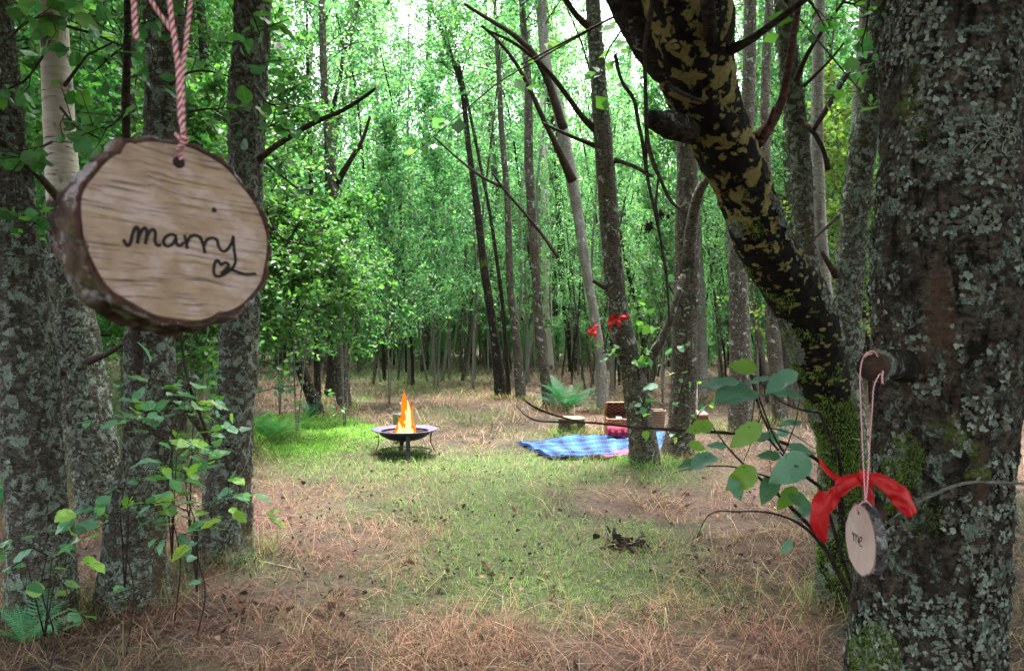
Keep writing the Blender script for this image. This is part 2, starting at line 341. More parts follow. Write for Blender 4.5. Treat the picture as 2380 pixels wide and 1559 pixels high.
# tree and object footprints that the grass must leave free
KEEP = []; HOLES = []
def scatter(n, ymin=1.2, ymax=26, pw=1.6, r=rng, xw=.86):
    u = r.random(n); D = (ymin ** (1 - pw) + u * (ymax ** (1 - pw) - ymin ** (1 - pw))) ** (1 / (1 - pw)) if pw != 1 else ymin * (ymax / ymin) ** u
    x = (r.random(n) * 2 - 1) * (D * xw + .8); return x, D
def keepout(x, y, extra=0.):
    ok = np.ones(len(x), bool)
    for (a, b, r) in KEEP + HOLES: ok &= (x - a) ** 2 + (y - b) ** 2 > (r + extra) ** 2
    return ok
def blades(g, x, y, L, w, lie, col, r=rng, curl=.5):
    """curved blades: lie 0 = upright, 1 = flat on the ground"""
    n = len(x); z = gz(x, y); az = r.uniform(0, 2 * PI, n); L = np.broadcast_to(L, (n,)); lie = np.broadcast_to(lie, (n,))
    el = (1 - lie) * (PI / 2) * r.uniform(.65, 1.0, n) + lie * r.uniform(.0, .45, n)
    d1 = np.stack([np.cos(az) * np.cos(el), np.sin(az) * np.cos(el), np.sin(el)], 1)
    az2 = az + r.normal(0, .55, n); el2 = el - curl * r.uniform(.5, 1.9, n)
    d2 = np.stack([np.cos(az2) * np.cos(el2), np.sin(az2) * np.cos(el2), np.sin(el2)], 1)
    p0 = np.stack([x, y, z - .004 + lie * r.uniform(0, .045, n)], 1); p1 = p0 + d1 * (L * .5)[:, None]; p2 = p1 + d2 * (L * .5)[:, None]
    p2[:, 2] = np.maximum(p2[:, 2], z + r.uniform(.0, .012, n))
    s = np.stack([-np.sin(az), np.cos(az), r.normal(0, .3, n)], 1); s /= np.linalg.norm(s, axis=1)[:, None]; w = np.broadcast_to(w, (n,))[:, None] / 2
    V = np.stack([p0 - s * w, p0 + s * w, p1 + s * w * .9, p1 - s * w * .9, p2 + s * w * .15, p2 - s * w * .15], 1).reshape(-1, 3)
    b = np.arange(n)[:, None] * 6; g.add(V, np.concatenate([b + np.array([[0, 1, 2, 3]]), b + np.array([[3, 2, 4, 5]])]), None, np.repeat(col, 6, 0))
def pick(pal, n, r=rng, v=.25): pal = np.array(pal); return pal[r.integers(0, len(pal), n)] * r.uniform(1 - v, 1 + v, (n, 1))
STRAW = [[.26, .175, .11], [.35, .25, .155], [.20, .125, .085], [.24, .145, .105], [.12, .072, .052], [.40, .31, .21], [.06, .038, .028]]
PINKP = [[.34, .15, .11], [.25, .105, .08], [.40, .21, .155], [.14, .065, .05], [.07, .036, .028]]
GRN = [[.12, .26, .05], [.17, .33, .06], [.22, .36, .09], [.09, .20, .05], [.28, .36, .13], [.05, .1, .03]]
MOS = [[.16, .38, .02], [.22, .48, .03], [.10, .28, .03], [.28, .50, .05]]
def build_ground_cover():
    g = Geo(); x, y = scatter(200000, 1.3, 32, 1.35); gr, mo, pk = cover(x, y); u = rng.random(len(x))
    k = (u > gr * .85) & (mo < .35) & keepout(x, y) & ((n2(x, y, 4.5, 3, 11) > np.where(y < 9, -.06, -.12)) | (y > 14)); x, y, pk = x[k], y[k], pk[k]
    n = len(x); c = pick(STRAW, n); q = rng.random(n) < pk * .8; c[q] = pick(PINKP, q.sum())
    L = rng.uniform(.08, .26, n) * np.clip(y / 8, .8, 1.5) * np.clip(.95 + 1.5 * n2(x, y, 2.6, 3, 8), .5, 1.7); w = np.maximum(.0024, y * .00062) * rng.uniform(.7, 1.4, n)
    blades(g, x, y, L, w, np.clip(rng.uniform(.55, 1, n) - .5 * np.clip(n2(x, y, 2.6, 3, 8), 0, 1), 0, 1), c); single('dry_grass', g, BLADE, (0, 0, 0), 'matted pink brown dead grass covering the clearing floor', 'grass', kind='stuff', smooth=False)
    g = Geo(); x, y = scatter(210000, 1.3, 34, 1.35); gr, mo, pk = cover(x, y); u = rng.random(len(x)); k = (u < gr * .95) & keepout(x, y); x, y = x[k], y[k]; n = len(x)
    blades(g, x, y, rng.uniform(.04, .13, n) * np.clip(y / 7, .8, 1.6), np.maximum(.0022, y * .0006) * rng.uniform(.7, 1.3, n), rng.uniform(.0, .8, n), pick(GRN, n))
    single('green_grass', g, BLADE, (0, 0, 0), 'short fresh green grass growing in the middle of the clearing', 'grass', kind='stuff', smooth=False)
    g = Geo(); x, y = scatter(420000, 2.5, 15, 1.3); gr, mo, pk = cover(x, y); k = (rng.random(len(x)) < mo * 2.2) & keepout(x, y) & (x < 0); x, y = x[k], y[k]; n = len(x)
    blades(g, x, y, rng.uniform(.025, .06, n), np.maximum(.004, y * .0007), rng.uniform(0, .5, n), pick(MOS, n)); single('moss_cushions', g, BLADE, (0, 0, 0), 'bright green moss mounds left of the fire bowl', 'moss', kind='stuff', smooth=False)
    # tall dead stalks, foreground tangle
    g = Geo(); x, y = scatter(17000, 1.6, 9, 1.2); k = (n2(x, y, 2.2, 2, 4) > -.05) & keepout(x, y) & ((np.abs(x - .1) > y * .1) | (y < 4.2)); x, y = x[k], y[k]; n = len(x)
    blades(g, x, y, rng.uniform(.18, .42, n), rng.uniform(.0018, .0035, n), rng.uniform(.35, .9, n), pick(STRAW + PINKP, n), curl=.6)
    single('straw_stalks', g, BLADE, (0, 0, 0), 'long bent straw stalks tangled over the foreground floor', 'grass', kind='stuff', smooth=False)
    # tufts round the feet of trunks and things
    g = Geo(); X = []; Y = []
    for (a, b_, r_0) in KEEP:
        if b_ > 17 or r_0 < .02: continue
        n = int(260 + 900 * r_0); th = rng.uniform(0, 2 * PI, n); rr = r_0 * 1.05 + np.abs(rng.normal(0, .09, n)); X.append(a + rr * np.cos(th)); Y.append(b_ + rr * np.sin(th))
    x = np.concatenate(X); y = np.concatenate(Y); n = len(x); c = pick(STRAW + PINKP, n); gr, mo, pk = cover(x, y); q = rng.random(n) < .3 + .6 * gr; c[q] = pick(GRN, q.sum())
    blades(g, x, y, rng.uniform(.06, .24, n), np.maximum(.0022, y * .0006), rng.uniform(0, .7, n), c); single('tufted_grass', g, BLADE, (0, 0, 0), 'taller grass tufts round the feet of the trunks and stump', 'grass', kind='stuff', smooth=False)
    # fallen twigs, broken bits
    g = Geo(); x, y = scatter(2600, 1.6, 12, 1.2); k = keepout(x, y); x, y = x[k], y[k]; n = len(x); az = rng.uniform(0, 2 * PI, n); L = rng.uniform(.03, .13, n); w = .0022; z = gz(x, y)
    d = np.stack([np.cos(az), np.sin(az), rng.normal(0, .18, n)], 1) * L[:, None]; c0 = np.stack([x, y, z + rng.uniform(.01, .05, n)], 1); s_ = np.stack([-np.sin(az), np.cos(az), az * 0], 1) * w; mid = rng.normal(0, .012, (n, 3)); u_ = np.array([0, 0, w * 1.6])
    V = np.stack([c0 - d - s_, c0 - d + s_, c0 - d + u_, c0 + mid - s_, c0 + mid + s_, c0 + mid + u_, c0 + d - s_ * .5, c0 + d + s_ * .5, c0 + d + u_ * .5], 1).reshape(-1, 3); b_ = np.arange(n)[:, None] * 9
    g.add(V, np.concatenate([b_ + np.array([[o + p, o + (p + 1) % 3, o + 3 + (p + 1) % 3, o + 3 + p]]) for o in (0, 3) for p in range(3)]), None, np.repeat(pick([[.05, .035, .028], [.12, .085, .065], [.2, .16, .13]], n), 9, 0))
    single('fallen_twigs', g, LITTER, (0, 0, 0), 'small dry twigs strewn over the foreground grass', 'twigs', kind='stuff')
    g = Geo(); x, y = scatter(5200, 1.6, 14, 1.2); k = keepout(x, y) & (n2(x, y, 1.6, 3, 33) > -.12); x, y = x[k], y[k]; n = len(x); c0 = np.stack([x, y, gz(x, y) + rng.uniform(.01, .05, n)], 1)
    leaves(g, c0, rng.uniform(.02, .06, n), pick([[.13, .07, .045], [.2, .11, .07], [.08, .045, .03], [.25, .15, .09], [.17, .15, .06]], n), up=1.0, droop=-.1, hexa=True, width=.33); single('brown_leaves', g, LITTER, (0, 0, 0), 'curled brown leaves mixed into the dead grass', 'leaf litter', kind='stuff', smooth=False)
    # litter
    g = Geo(); x, y = scatter(15000, 1.5, 26, 1.1); k = keepout(x, y) & (n2(x, y, 3, 3, 21) + rng.normal(0, .12, len(x)) > .10); x, y = x[k], y[k]; n = len(x)
    c = pick([[.035, .022, .018], [.06, .035, .025], [.025, .02, .018], [.09, .05, .035], [.13, .08, .05]], n); q = rng.random(n) < .03; c[q] = pick([[.45, .33, .08], [.5, .2, .04], [.3, .34, .2], [.36, .38, .33]], q.sum())
    cc = np.stack([x, y, gz(x, y) + rng.uniform(.012, .06, n)], 1); leaves(g, cc, rng.uniform(.012, .042, n), c, up=.5, droop=-.1, hexa=True, width=.30)
    single('leaf_litter', g, LITTER, (0, 0, 0), 'dark fallen leaves scattered over the grass', 'leaf litter', kind='stuff', smooth=False)

# ------------------------------------------------------------------ crowns
def crown_geo(seed, H0, H1, nb, Lmax, ntw, nlf, ls, kind=0, hexa=False, axis=None, up=(25, 62), lean=0., wood=True, rr=.012, zfull=False):
    r = np.random.default_rng(seed); g = Geo(); LC = []; 
    for i in range(nb):
        f = (i + r.random()) / nb; h = H0 + (H1 - H0) * f; a = r.uniform(0, 2 * PI); el = math.radians(r.uniform(*up)) + f * .25
        L = Lmax * (1 - .58 * f) * r.uniform(.6, 1.15) if not zfull else Lmax * r.uniform(.5, 1.1)
        base = np.array([0, 0, h]) if axis is None else axis(h)
        pts = [base]; d = np.array([math.cos(a) * math.cos(el), math.sin(a) * math.cos(el), math.sin(el)])
        for k in range(6): d = d + r.normal(0, .10, 3) + np.array([0, 0, -.07]); d /= np.linalg.norm(d); pts.append(pts[-1] + d * L / 6)
        pts = np.array(pts); R = rr * (L / Lmax) ** .7
        if wood: tube(g, pts, np.linspace(R, R * .25, 7), 4, m=1, col=(.5, .5, .5), cap=False)
        for k in range(ntw):
            tt = r.uniform(.18, 1) * 6; i0 = min(5, int(tt)); p = pts[i0] + (pts[i0 + 1] - pts[i0]) * (tt - i0)
            d2 = rand_dirs(1, r, .15)[0] + (pts[i0 + 1] - pts[i0]) / (L / 6) * .7; d2 /= np.linalg.norm(d2); l2 = L * r.uniform(.18, .42)
            q = np.array([p, p + d2 * l2 * .5 + r.normal(0, .03 * l2, 3), p + d2 * l2 + np.array([0, 0, -.12 * l2])])
            if wood: tube(g, q, [R * .35, R * .25, R * .12], 3, m=1, col=(.5, .5, .5), cap=False)
            s = r.random((nlf, 1)) ** .8; LC.append(p + (q[2] - p) * s + r.normal(0, .02 + ls * .42, (nlf, 3)))
    c = np.concatenate(LC); n = len(c); leaves(g, c, ls * r.uniform(.5, 1.4, n), leafcols(n, r, kind), r, 0, hexa)
    return g
def wobble(r, H, amp, n=9, leanx=0, leany=0):
    z = np.linspace(0, 1, n); p = np.zeros((n, 3)); p[:, 2] = z * H
    p[:, 0] = leanx * H * z ** 1.3 + np.cumsum(r.normal(0, amp, n)) * (z > 0); p[:, 1] = leany * H * z + np.cumsum(r.normal(0, amp, n)) * (z > 0); p[0, :2] = 0
    return p
PROTO = {}
def proto(key, seed, H, R, H0, nb, Lmax, ntw, nlf, ls, kind, barkm, leanx=0, amp=.05, up=(25, 62), sides=8, rr=.012):
    r = np.random.default_rng(seed); pts = wobble(r, H, amp, 9, leanx, r.normal(0, .02)); pts[0, 2] = -.25
    def axis(h): return np.array([np.interp(h, pts[:, 2], pts[:, i]) for i in range(2)] + [h])
    g = Geo(); tube(g, pts, R * np.array([1.25, 1, .93, .85, .77, .68, .55, .38, .12]), sides, n=22, rough=.10, rs=5)
    mt = make_mesh('trunk', g, [barkm]); mc = make_mesh('crown', crown_geo(seed + 1, H0, H, nb, Lmax, ntw, nlf, ls, kind, axis=axis, up=up, rr=rr), [LEAF, TWIG], smooth=False)
    PROTO[key] = (mt, mc)
def plant(key, name, label, cat, x, y, s, rz, group, barkm=None):
    t = thing(name, label, cat, (x, y, float(gz(x, y))), group); t.rotation_euler.z = rz; t.scale = (s, s, s)
    for nm, me in zip(('trunk', 'crown'), PROTO[key]):
        o = bpy.data.objects.new(nm, me); C.objects.link(o); o.parent = t
    return t
for i in range(4): proto(('tall', i), 100 + i * 7, 12.5, .10, 1.3 if i % 2 else 2.4, 84, 2.5, 9, 19, .072, 1 if i < 2 else 0, BARKG if i == 1 else BARK, leanx=[-.03, .06, -.10, .02][i], amp=.13)
for i in range(4): proto(('pole', i), 200 + i * 7, 8.5, .042, 2.1, 44, 1.9, 8, 15, .064, 1 if i != 3 else 0, BARKD, leanx=-.10 - .03 * i, amp=.06, rr=.008)
for i in range(4): proto(('stem', i), 700 + i * 7, 9.5, .040, 1.7, 26, 1.5, 6, 12, .06, 1, [BARKG, BARK, BARKG, BARKD][i], leanx=[-.08, -.16, .05, -.22][i], amp=.12, rr=.008)
for i in range(3): proto(('bush', i), 300 + i * 7, 2.6, .018, .25, 44, 1.2, 7, 18, .055, 0 if i else 1, TWIG, leanx=-.05, amp=.03, rr=.007)
for i in range(2): proto(('broad', i), 450 + i * 7, 9.5, .13, 4.1, 75, 4.6, 10, 18, .14, 0, BARK, up=(5, 35), rr=.03)  # wide crown shape, only for the unseen trees added as shade
for i in range(2): proto(('yellow', i), 400 + i * 7, 11, .09, 1.5, 55, 2.0, 8, 17, .07, 2, BARKD)

# ------------------------------------------------------------------ traced trees
def interp_axis(pts):
    o = np.argsort(pts[:, 2]); q = pts[o]
    return lambda h: np.array([np.interp(h, q[:, 2], q[:, 0]), np.interp(h, q[:, 2], q[:, 1]), h])
def scatter_on(pts, ring, rad, n, r, dens=None, push=0.0):
    """random points on a swept surface, with normals; keeps those whose noise is high"""
    k = r.integers(0, pts.shape[0] - 1, n); f = r.random(n)[:, None]; s = r.integers(0, ring.shape[1], n)
    p = pts[k] * (1 - f) + pts[k + 1] * f; rr_ = rad[k, s][:, None] * (1 - f) + rad[k + 1, s][:, None] * f; nn = ring[k, s]
    jit = r.normal(0, 1, (n, 3)) * .6 * rr_ / ring.shape[1] * 6.28; q = p + nn * (rr_ + push) + jit - nn * (jit * nn).sum(1)[:, None]
    tocam = np.array([0, 0, CAMZ]) - q; keep = (nn * tocam).sum(1) > -.35 * np.linalg.norm(tocam, axis=1)
    if dens is not None: keep &= dens(q)
    return q[keep], nn[keep]
def bark_relief(fur, plate, s=1.):
    def f(q):
        a = -np.abs(fbm(q * np.array([26, 26, 4.5]) * s + .35 * fbm(q * 9, 2)[..., None], 3)); b_ = fbm(q * np.array([34, 34, 95]) * s, 4); return fur * (a + .22) + plate * b_
    return f
def flakes(q, nn, size, cols, r, m=0):
    """small crumpled lobed rosettes standing off the bark"""
    g = Geo(); n = len(q); K = 8; a0 = r.uniform(0, 2 * PI, n); t1 = np.cross(nn, rand_dirs(n, r)); t1 /= np.linalg.norm(t1, axis=1)[:, None] + 1e-9; t2 = np.cross(nn, t1)
    size = np.broadcast_to(size, (n,)); V = [q + nn * (size * .15)[:, None]]
    for k in range(K):
        a = a0 + k * 2 * PI / K; R = size * r.uniform(.3, 1.2, n); V.append(q + t1 * (np.cos(a) * R)[:, None] + t2 * (np.sin(a) * R)[:, None] + nn * (size * r.uniform(-.05, .75, n))[:, None])
    V = np.stack(V, 1).reshape(-1, 3); b = np.arange(n)[:, None] * (K + 1)
    T = np.concatenate([b + np.array([[0, 1 + k, 1 + (k + 1) % K]]) for k in range(K)]); g.add(V, None, T, np.repeat(cols, K + 1, 0), m); return g
def fuzz(q, nn, L, w, cols, r, m=0):
    g = Geo(); n = len(q); d = nn + rand_dirs(n, r) * .8 + np.array([0, 0, -.5]); d /= np.linalg.norm(d, axis=1)[:, None]; s = np.cross(d, rand_dirs(n, r)); s /= np.linalg.norm(s, axis=1)[:, None] + 1e-9
    L = (np.broadcast_to(L, (n,)) * r.uniform(.5, 1.4, n))[:, None]
    V = np.stack([q - s * w, q + s * w, q + d * L], 1).reshape(-1, 3); g.add(V, None, np.arange(3 * n).reshape(-1, 3), np.repeat(cols, 3, 0), m); return g
LICH = [[.20, .25, .19], [.14, .16, .12], [.27, .32, .26], [.10, .10, .075], [.17, .155, .12]]
MOSSP = [[.10, .21, .02], [.17, .30, .03], [.05, .11, .015], [.27, .35, .05]]
def traced(name, label, tr, barkm, D=None, sides=14, rows=60, rough=.12, flare=1.35, top=9.0, crownk=None, group=None, cat='tree', lich=0, lsize=.012, moss=0, mossz=.35, topxy=None, rs=6., base=True, flute=.0, dens_l=None, disp=None):
    """tr = list of (x, y, width[, depth]) read off the photo from the base up; extended on above the frame to a full tree"""
    if D is None: D = F * CAMZ / (tr[0][1] - HY)
    pts = []; rad = []
    for q in tr:
        d = q[3] if len(q) > 3 else D
        pts.append(P(q[0], q[1], d)); rad.append(q[2] / 2 / F * d)
    pts = np.array(pts); rad = np.array(rad)
    if base:
        b0 = pts[0].copy(); gb = float(gz(b0[0], b0[1])); pts[0][2] = gb + .04
        pts = np.concatenate([[[b0[0], b0[1], gb - .18]], pts]); rad = np.r_[rad[0] * (1 + (flare - 1) * .6), rad[0] * (1 + (flare - 1) * .2), rad[1:]]
    if top:
        e = pts[-1]; dr = pts[-1] - pts[-2]; dr /= np.linalg.norm(dr); k = 5
        ext = []; er = []
        for i in range(1, k + 1):
            f = i / k; dr = dr * .75 + np.array([0, 0, .25]); dr /= np.linalg.norm(dr); e = e + dr * (top - pts[-1][2]) / k; ext.append(e); er.append(rad[-1] * (1 - .8 * f))
        nvis = len(pts); pts = np.concatenate([pts, ext]); rad = np.r_[rad, er]
    loc = (pts[0][0], pts[0][1], float(gz(pts[0][0], pts[0][1]))); t = thing(name, label, cat, loc, group)
    zt = CAMZ + HY / F * (D + .5) + .3; g = Geo(); sp, ring, rr_ = tube(g, pts, rad, sides, n=rows, rough=rough, rs=rs, flute=flute, disp=disp, zsplit=zt if disp else None)
    part(t, 'trunk', g, barkm); KEEP.append((loc[0], loc[1], rad[0] * .95))
    r = np.random.default_rng(int(abs(tr[0][0])) + 5); zt = CAMZ + HY / F * (D + .5) + .3; vis = sp[:, 2] < zt; V_ = (sp[vis], ring[vis], rr_[vis])
    if lich:
        q, nn = scatter_on(*V_, lich, r, dens_l or (lambda q: fbm(q * 5.5, 4) > -.02)); part(t, 'lichen', flakes(q, nn, lsize * r.uniform(.5, 1.4, len(q)), pick(LICH, len(q), r), r), FLAKE, False, stuff=True)
    if moss:
        q, nn = scatter_on(*V_, moss, r, lambda q: (fbm(q * 7 + 9, 4) > (q[:, 2] - loc[2] - mossz) * .75)); part(t, 'moss', fuzz(q, nn, .014, .0016, pick(MOSSP, len(q), r), r), FLAKE, False, stuff=True)
    if crownk:
        ax = interp_axis(sp); cg = crown_geo(*crownk, axis=ax); part(t, 'crown', cg, [LEAF, TWIG], False)
    return t, (sp, ring, rr_)
def branch(t, tr, barkm=None, name='branch', sides=7, rough=.12, n=None, ret=False):
    pts = np.array([P(q[0], q[1], q[3]) for q in tr]); rad = np.array([q[2] / 2 / F * q[3] for q in tr]); g = Geo(); tube(g, pts, rad, sides, n=n or max(10, len(tr) * 4), rough=rough, rs=25)
    return part(t, name, g, barkm or TWIG)
# a leaf with a real outline (for sprays close to the lens)
def near_leaves(g, c, d, nrm, size, col, r, wf=.36):
    """ovate toothed leaf: 2 x 7 grid around the midrib, folded and drooping"""
    n = len(c); NK = 13; vs = np.linspace(0, 1, NK); prof = np.interp(vs, [0, .06, .16, .3, .45, .6, .75, .88, .96, 1], [0, .42, .78, .98, 1, .88, .64, .34, .10, 0]); size = np.broadcast_to(size, (n,))[:, None]
    d = d - nrm * (d * nrm).sum(1)[:, None]; d /= np.linalg.norm(d, axis=1)[:, None] + 1e-9; s = np.cross(nrm, d); fold = r.uniform(.05, .35, (n, 1)); dr = r.uniform(.05, .35, (n, 1)); wv = r.uniform(.85, 1.15, (n, 1))
    V = []; U = []
    for k in range(NK):
        mid = c + d * size * vs[k] - nrm * size * dr * vs[k] ** 2
        tooth = 1 + .06 * ((k % 2) * 2 - 1)
        for sd in (-1, 0, 1):
            ww = prof[k] * wf * tooth * wv * size; V.append(mid + s * sd * ww + nrm * abs(sd) * ww * fold + nrm * abs(sd) * size * .03 * math.sin(k * 1.25)); U.append(np.tile([sd * max(prof[k], .05), vs[k]], (n, 1)))
    V = np.stack(V, 1).reshape(-1, 3); U = np.stack(U, 1).reshape(-1, 2); b = np.arange(n)[:, None] * 3 * NK; Q = []
    for k in range(NK - 1):
        for sd in (0, 1): o_ = k * 3 + sd; Q.append(b + np.array([[o_, o_ + 1, o_ + 4, o_ + 3]]))
    g.add(V, np.concatenate(Q), None, np.repeat(col, 3 * NK, 0), 0, U)
NEARP = [[.06, .17, .08], [.07, .20, .09], [.10, .22, .10], [.09, .24, .05], [.20, .36, .05]]
def spray(t, tr, leafpx, nl, seed, name='leafy_branch', pal=NEARP, up=.8, wf=.36, spread=1., rad0=None, top=.2, sub=5):
    """a twig traced at depth with side twigs and leaves; leafpx = leaf length as it appears"""
    r = np.random.default_rng(seed); pts = np.array([P(q[0], q[1], q[2]) for q in tr]); D = np.mean([q[2] for q in tr]); ls = leafpx / F * D
    R = rad0 or .0022 * max(1, D / 1.6); g = Geo(); sp, _, _ = tube(g, pts, np.linspace(R * 1.5, R * .5, len(pts)), 5, m=1, n=24, col=(.5, .5, .5)); c = []; dd = []
    for k in range(sub):
        i = int((top + (1 - top) * (k + r.random()) / sub) * 22); d = sp[i + 1] - sp[i]; d /= np.linalg.norm(d); d = d * .7 + rand_dirs(1, r, .1)[0] * .8; d /= np.linalg.norm(d); L = ls * r.uniform(1.2, 3.0) * spread
        q = np.array([sp[i], sp[i] + d * L * .5 + r.normal(0, .05 * L, 3), sp[i] + d * L]); tube(g, q, [R * .6, R * .5, R * .3], 4, m=1, col=(.5, .5, .5)); m_ = max(1, nl // sub)
        for j in range(m_): f = r.uniform(.3, 1); c.append(sp[i] + d * L * f); a = d * .6 + rand_dirs(1, r, 0)[0]; dd.append(a)
    for j in range(nl // 4): i = r.integers(6, 23); c.append(sp[i]); dd.append(rand_dirs(1, r, 0)[0])
    c = np.array(c); dd = np.array(dd); nrm = rand_dirs(len(c), r, up * 1.6); near_leaves(g, c + dd * ls * .08, dd, nrm, ls * r.uniform(.6, 1.15, len(c)), pick(pal, len(c), r), r, wf)
    return part(t, name, g, [LEAFN, TWIG], True)

# ================================================================== near trees, left
def crown_near(seed, D, L=2.8, nb=46, kind=0): return (seed, CAMZ + .46 * D + .3, 9.5, nb, L, 8, 18, .115, kind)  # crowns above the frame, made dense to shade the near ground
t1, _ = traced('alder_tree', 'grey lichened trunk at the left edge of the photo, leaning out of the frame', [(98, 1440, 140), (90, 1250, 128), (80, 1100, 124), (62, 850, 122), (38, 600, 100), (15, 350, 85), (-5, 150, 72), (-18, 0, 66)], BARKN, sides=110, rows=420, disp=bark_relief(.020, .006), crownk=crown_near(11, 3.7), lich=15000, lsize=.009, dens_l=lambda q: fbm(q * 6, 4) > .12, moss=9000, mossz=.35, flute=.03)
t2, _ = traced('birch_tree', 'birch with pale peeling upper bark and dark crooked foot, second trunk from the left', [(232, 1235, 84), (226, 1120, 92), (212, 1018, 104), (192, 915, 104), (172, 762, 94), (158, 640, 84), (150, 480, 74)], BARKN, sides=90, rows=260, disp=bark_relief(.020, .007), top=None, lich=5000, lsize=.013, moss=7000, mossz=.4, flute=.04)
g = Geo(); tr = [(150, 484, 72), (142, 370, 68), (136, 250, 66), (130, 130, 62), (122, 0, 56), (112, -150, 52), (100, -350, 46), (95, -700, 34), (90, -1100, 14)]
sp, _, _ = tube(g, [P(a, b, 5.35) for a, b, w in tr], [w / 2 / F * 5.35 for a, b, w in tr], 32, n=60, rough=.06); part(t2, 'upper_trunk', g, BIRCH, label='pale papery birch bark with black bands'); ax = interp_axis(sp)
part(t2, 'crown', crown_geo(12, 4.3, 9, 46, 2.6, 8, 18, .11, 0, axis=ax), [LEAF, TWIG], False)
t3, _ = traced('alder_tree', 'thick dark trunk behind the writing slice, leafy shoots round its foot', [(305, 1402, 150), (307, 1325, 136), (320, 1171, 124), (338, 1069, 104), (353, 967, 112), (347, 850, 112), (347, 762, 108), (360, 600, 96), (374, 450, 88), (381, 300, 84), (382, 150, 84), (380, 0, 84)], BARKN, sides=110, rows=420, disp=bark_relief(.020, .006), crownk=crown_near(13, 3.95), lich=15000, lsize=.009, dens_l=lambda q: fbm(q * 6, 4) > .12, moss=9000, mossz=.45, flute=.04)
branch(t3, [(345, 925, 34, 3.9), (330, 890, 24, 3.85), (318, 820, 18, 3.8), (308, 740, 16, 3.8), (300, 640, 12, 3.8)], TWIG)
branch(t3, [(385, 930, 34, 3.9), (415, 910, 24, 3.88), (440, 888, 20, 3.85), (456, 876, 17, 3.84)], BARKN)
branch(t3, [(408, 905, 22, 3.95), (430, 940, 20, 4.0), (452, 975, 18, 4.1), (480, 1015, 15, 4.25)], BARKN)
branch(t3, [(418, 740, 7, 3.9), (428, 850, 7, 3.9), (445, 915, 7, 3.95), (468, 970, 7, 4.0), (500, 1060, 5, 4.05)], TWIG)
branch(t3, [(296, 0, 16, 3.2), (298, 80, 17, 3.2), (293, 180, 18, 3.2), (292, 300, 20, 3.2), (300, 420, 18, 3.25), (312, 560, 18, 3.5), (330, 700, 18, 3.8)], TWIG)
t4, _ = traced('alder_tree', 'straight grey trunk with a mossy foot and a long broken dark branch pointing right', [(515, 1302, 140), (522, 1230, 112), (527, 1120, 104), (541, 967, 90), (552, 850, 86), (554, 762, 84), (562, 560, 80), (571, 359, 78), (575, 205, 82), (583, 80, 80), (586, 0, 78)], BARKN, sides=110, rows=420, disp=bark_relief(.020, .006), crownk=crown_near(14, 4.7), lich=15000, lsize=.009, dens_l=lambda q: fbm(q * 6, 4) > .10, moss=16000, mossz=.30, flute=.04)
branch(t4, [(585, 385, 17, 4.7), (640, 340, 14, 4.55), (700, 302, 13, 4.4), (745, 277, 12, 4.3), (785, 264, 10, 4.25), (825, 240, 10, 4.2), (852, 222, 9, 4.15), (873, 206, 6, 4.1)], TWIG)
for tr in ([(150, 870, 14, 5.0), (110, 830, 9, 4.9), (60, 790, 6, 4.8)], [(0, 330, 14, 3.3), (60, 375, 16, 3.5), (110, 430, 18, 4.0), (150, 480, 22, 5.0)], [(205, 840, 20, 5.2), (245, 825, 13, 5.1), (285, 800, 9, 5.0)], [(150, 60, 7, 5.3), (220, 80, 6, 5.2), (290, 110, 4, 5.1)], [(150, 200, 9, 5.3), (200, 130, 6, 5.2), (260, 100, 4, 5.1)]): branch(t2, tr)

# ================================================================== right: the big trunk and the leaning trunk
BD = 1.45
r_ = None
tb, sb = traced('old_tree', 'massive rough trunk at the right, crusted with grey lichen and green moss', [(2150, 2350, 470), (2150, 1900, 400), (2150, 1700, 345), (2150, 1559, 325), (2152, 1428, 314), (2162, 1330, 296), (2176, 1210, 290), (2193, 1069, 284), (2202, 920, 302), (2202, 770, 316), (2204, 600, 306), (2205, 410, 296), (2210, 200, 286), (2216, 0, 276)], BARKB, D=BD, sides=330, rows=760, disp=bark_relief(.011, .0045, 1.7), rough=.12, rs=10, flare=1.2, flute=.03, crownk=(21, 2.5, 8.5, 60, 3.0, 8, 18, .115, 0), lich=34000, lsize=.0055, moss=0, dens_l=lambda q: fbm(q * 17, 4) + .35 * fbm(q * 3.5, 2) > .10)
r_ = np.random.default_rng(5)
for (px, py, rx, ry, n) in ((2090, 1090, 60, 105, 11000), (2040, 1540, 70, 110, 9000), (2140, 270, 35, 75, 3500), (2150, 1200, 60, 60, 2500)):
    q, nn = scatter_on(*sb, n * 60, r_); ok = q[:, 1] < BD + .02; q, nn = q[ok], nn[ok]; qx = CX + q[:, 0] / q[:, 1] * F; qy = HY + (CAMZ - q[:, 2]) / q[:, 1] * F
    k = ((qx - px) / rx) ** 2 + ((qy - py) / ry) ** 2 + .9 * fbm(q * 22, 3) < .75; q, nn = q[k], nn[k]
    part(tb, 'moss', fuzz(q, nn, .007, .0009, pick(MOSSP, len(q), r_), r_), FLAKE, False, stuff=True, label='yellow green moss patch')
branch(tb, [(2300, 610, 90, 1.5), (2345, 560, 72, 1.5), (2385, 520, 62, 1.48), (2440, 470, 55, 1.45), (2560, 380, 44, 1.4)], BARKB, sides=24, n=24)
branch(tb, [(2110, 850, 76, 1.4), (2070, 848, 72, 1.33), (2040, 850, 68, 1.25), (2024, 852, 60, 1.215)], BARKD, 'branch_stub', sides=20, n=20, rough=.2)
q = np.array([P(2040 + 38 * math.cos(a) * s, 850 + 32 * math.sin(a) * s, 1.235 - .01 * (1 - s)) for a, s in zip(r_.uniform(0, 6.28, 260), r_.random(260) ** .5)])
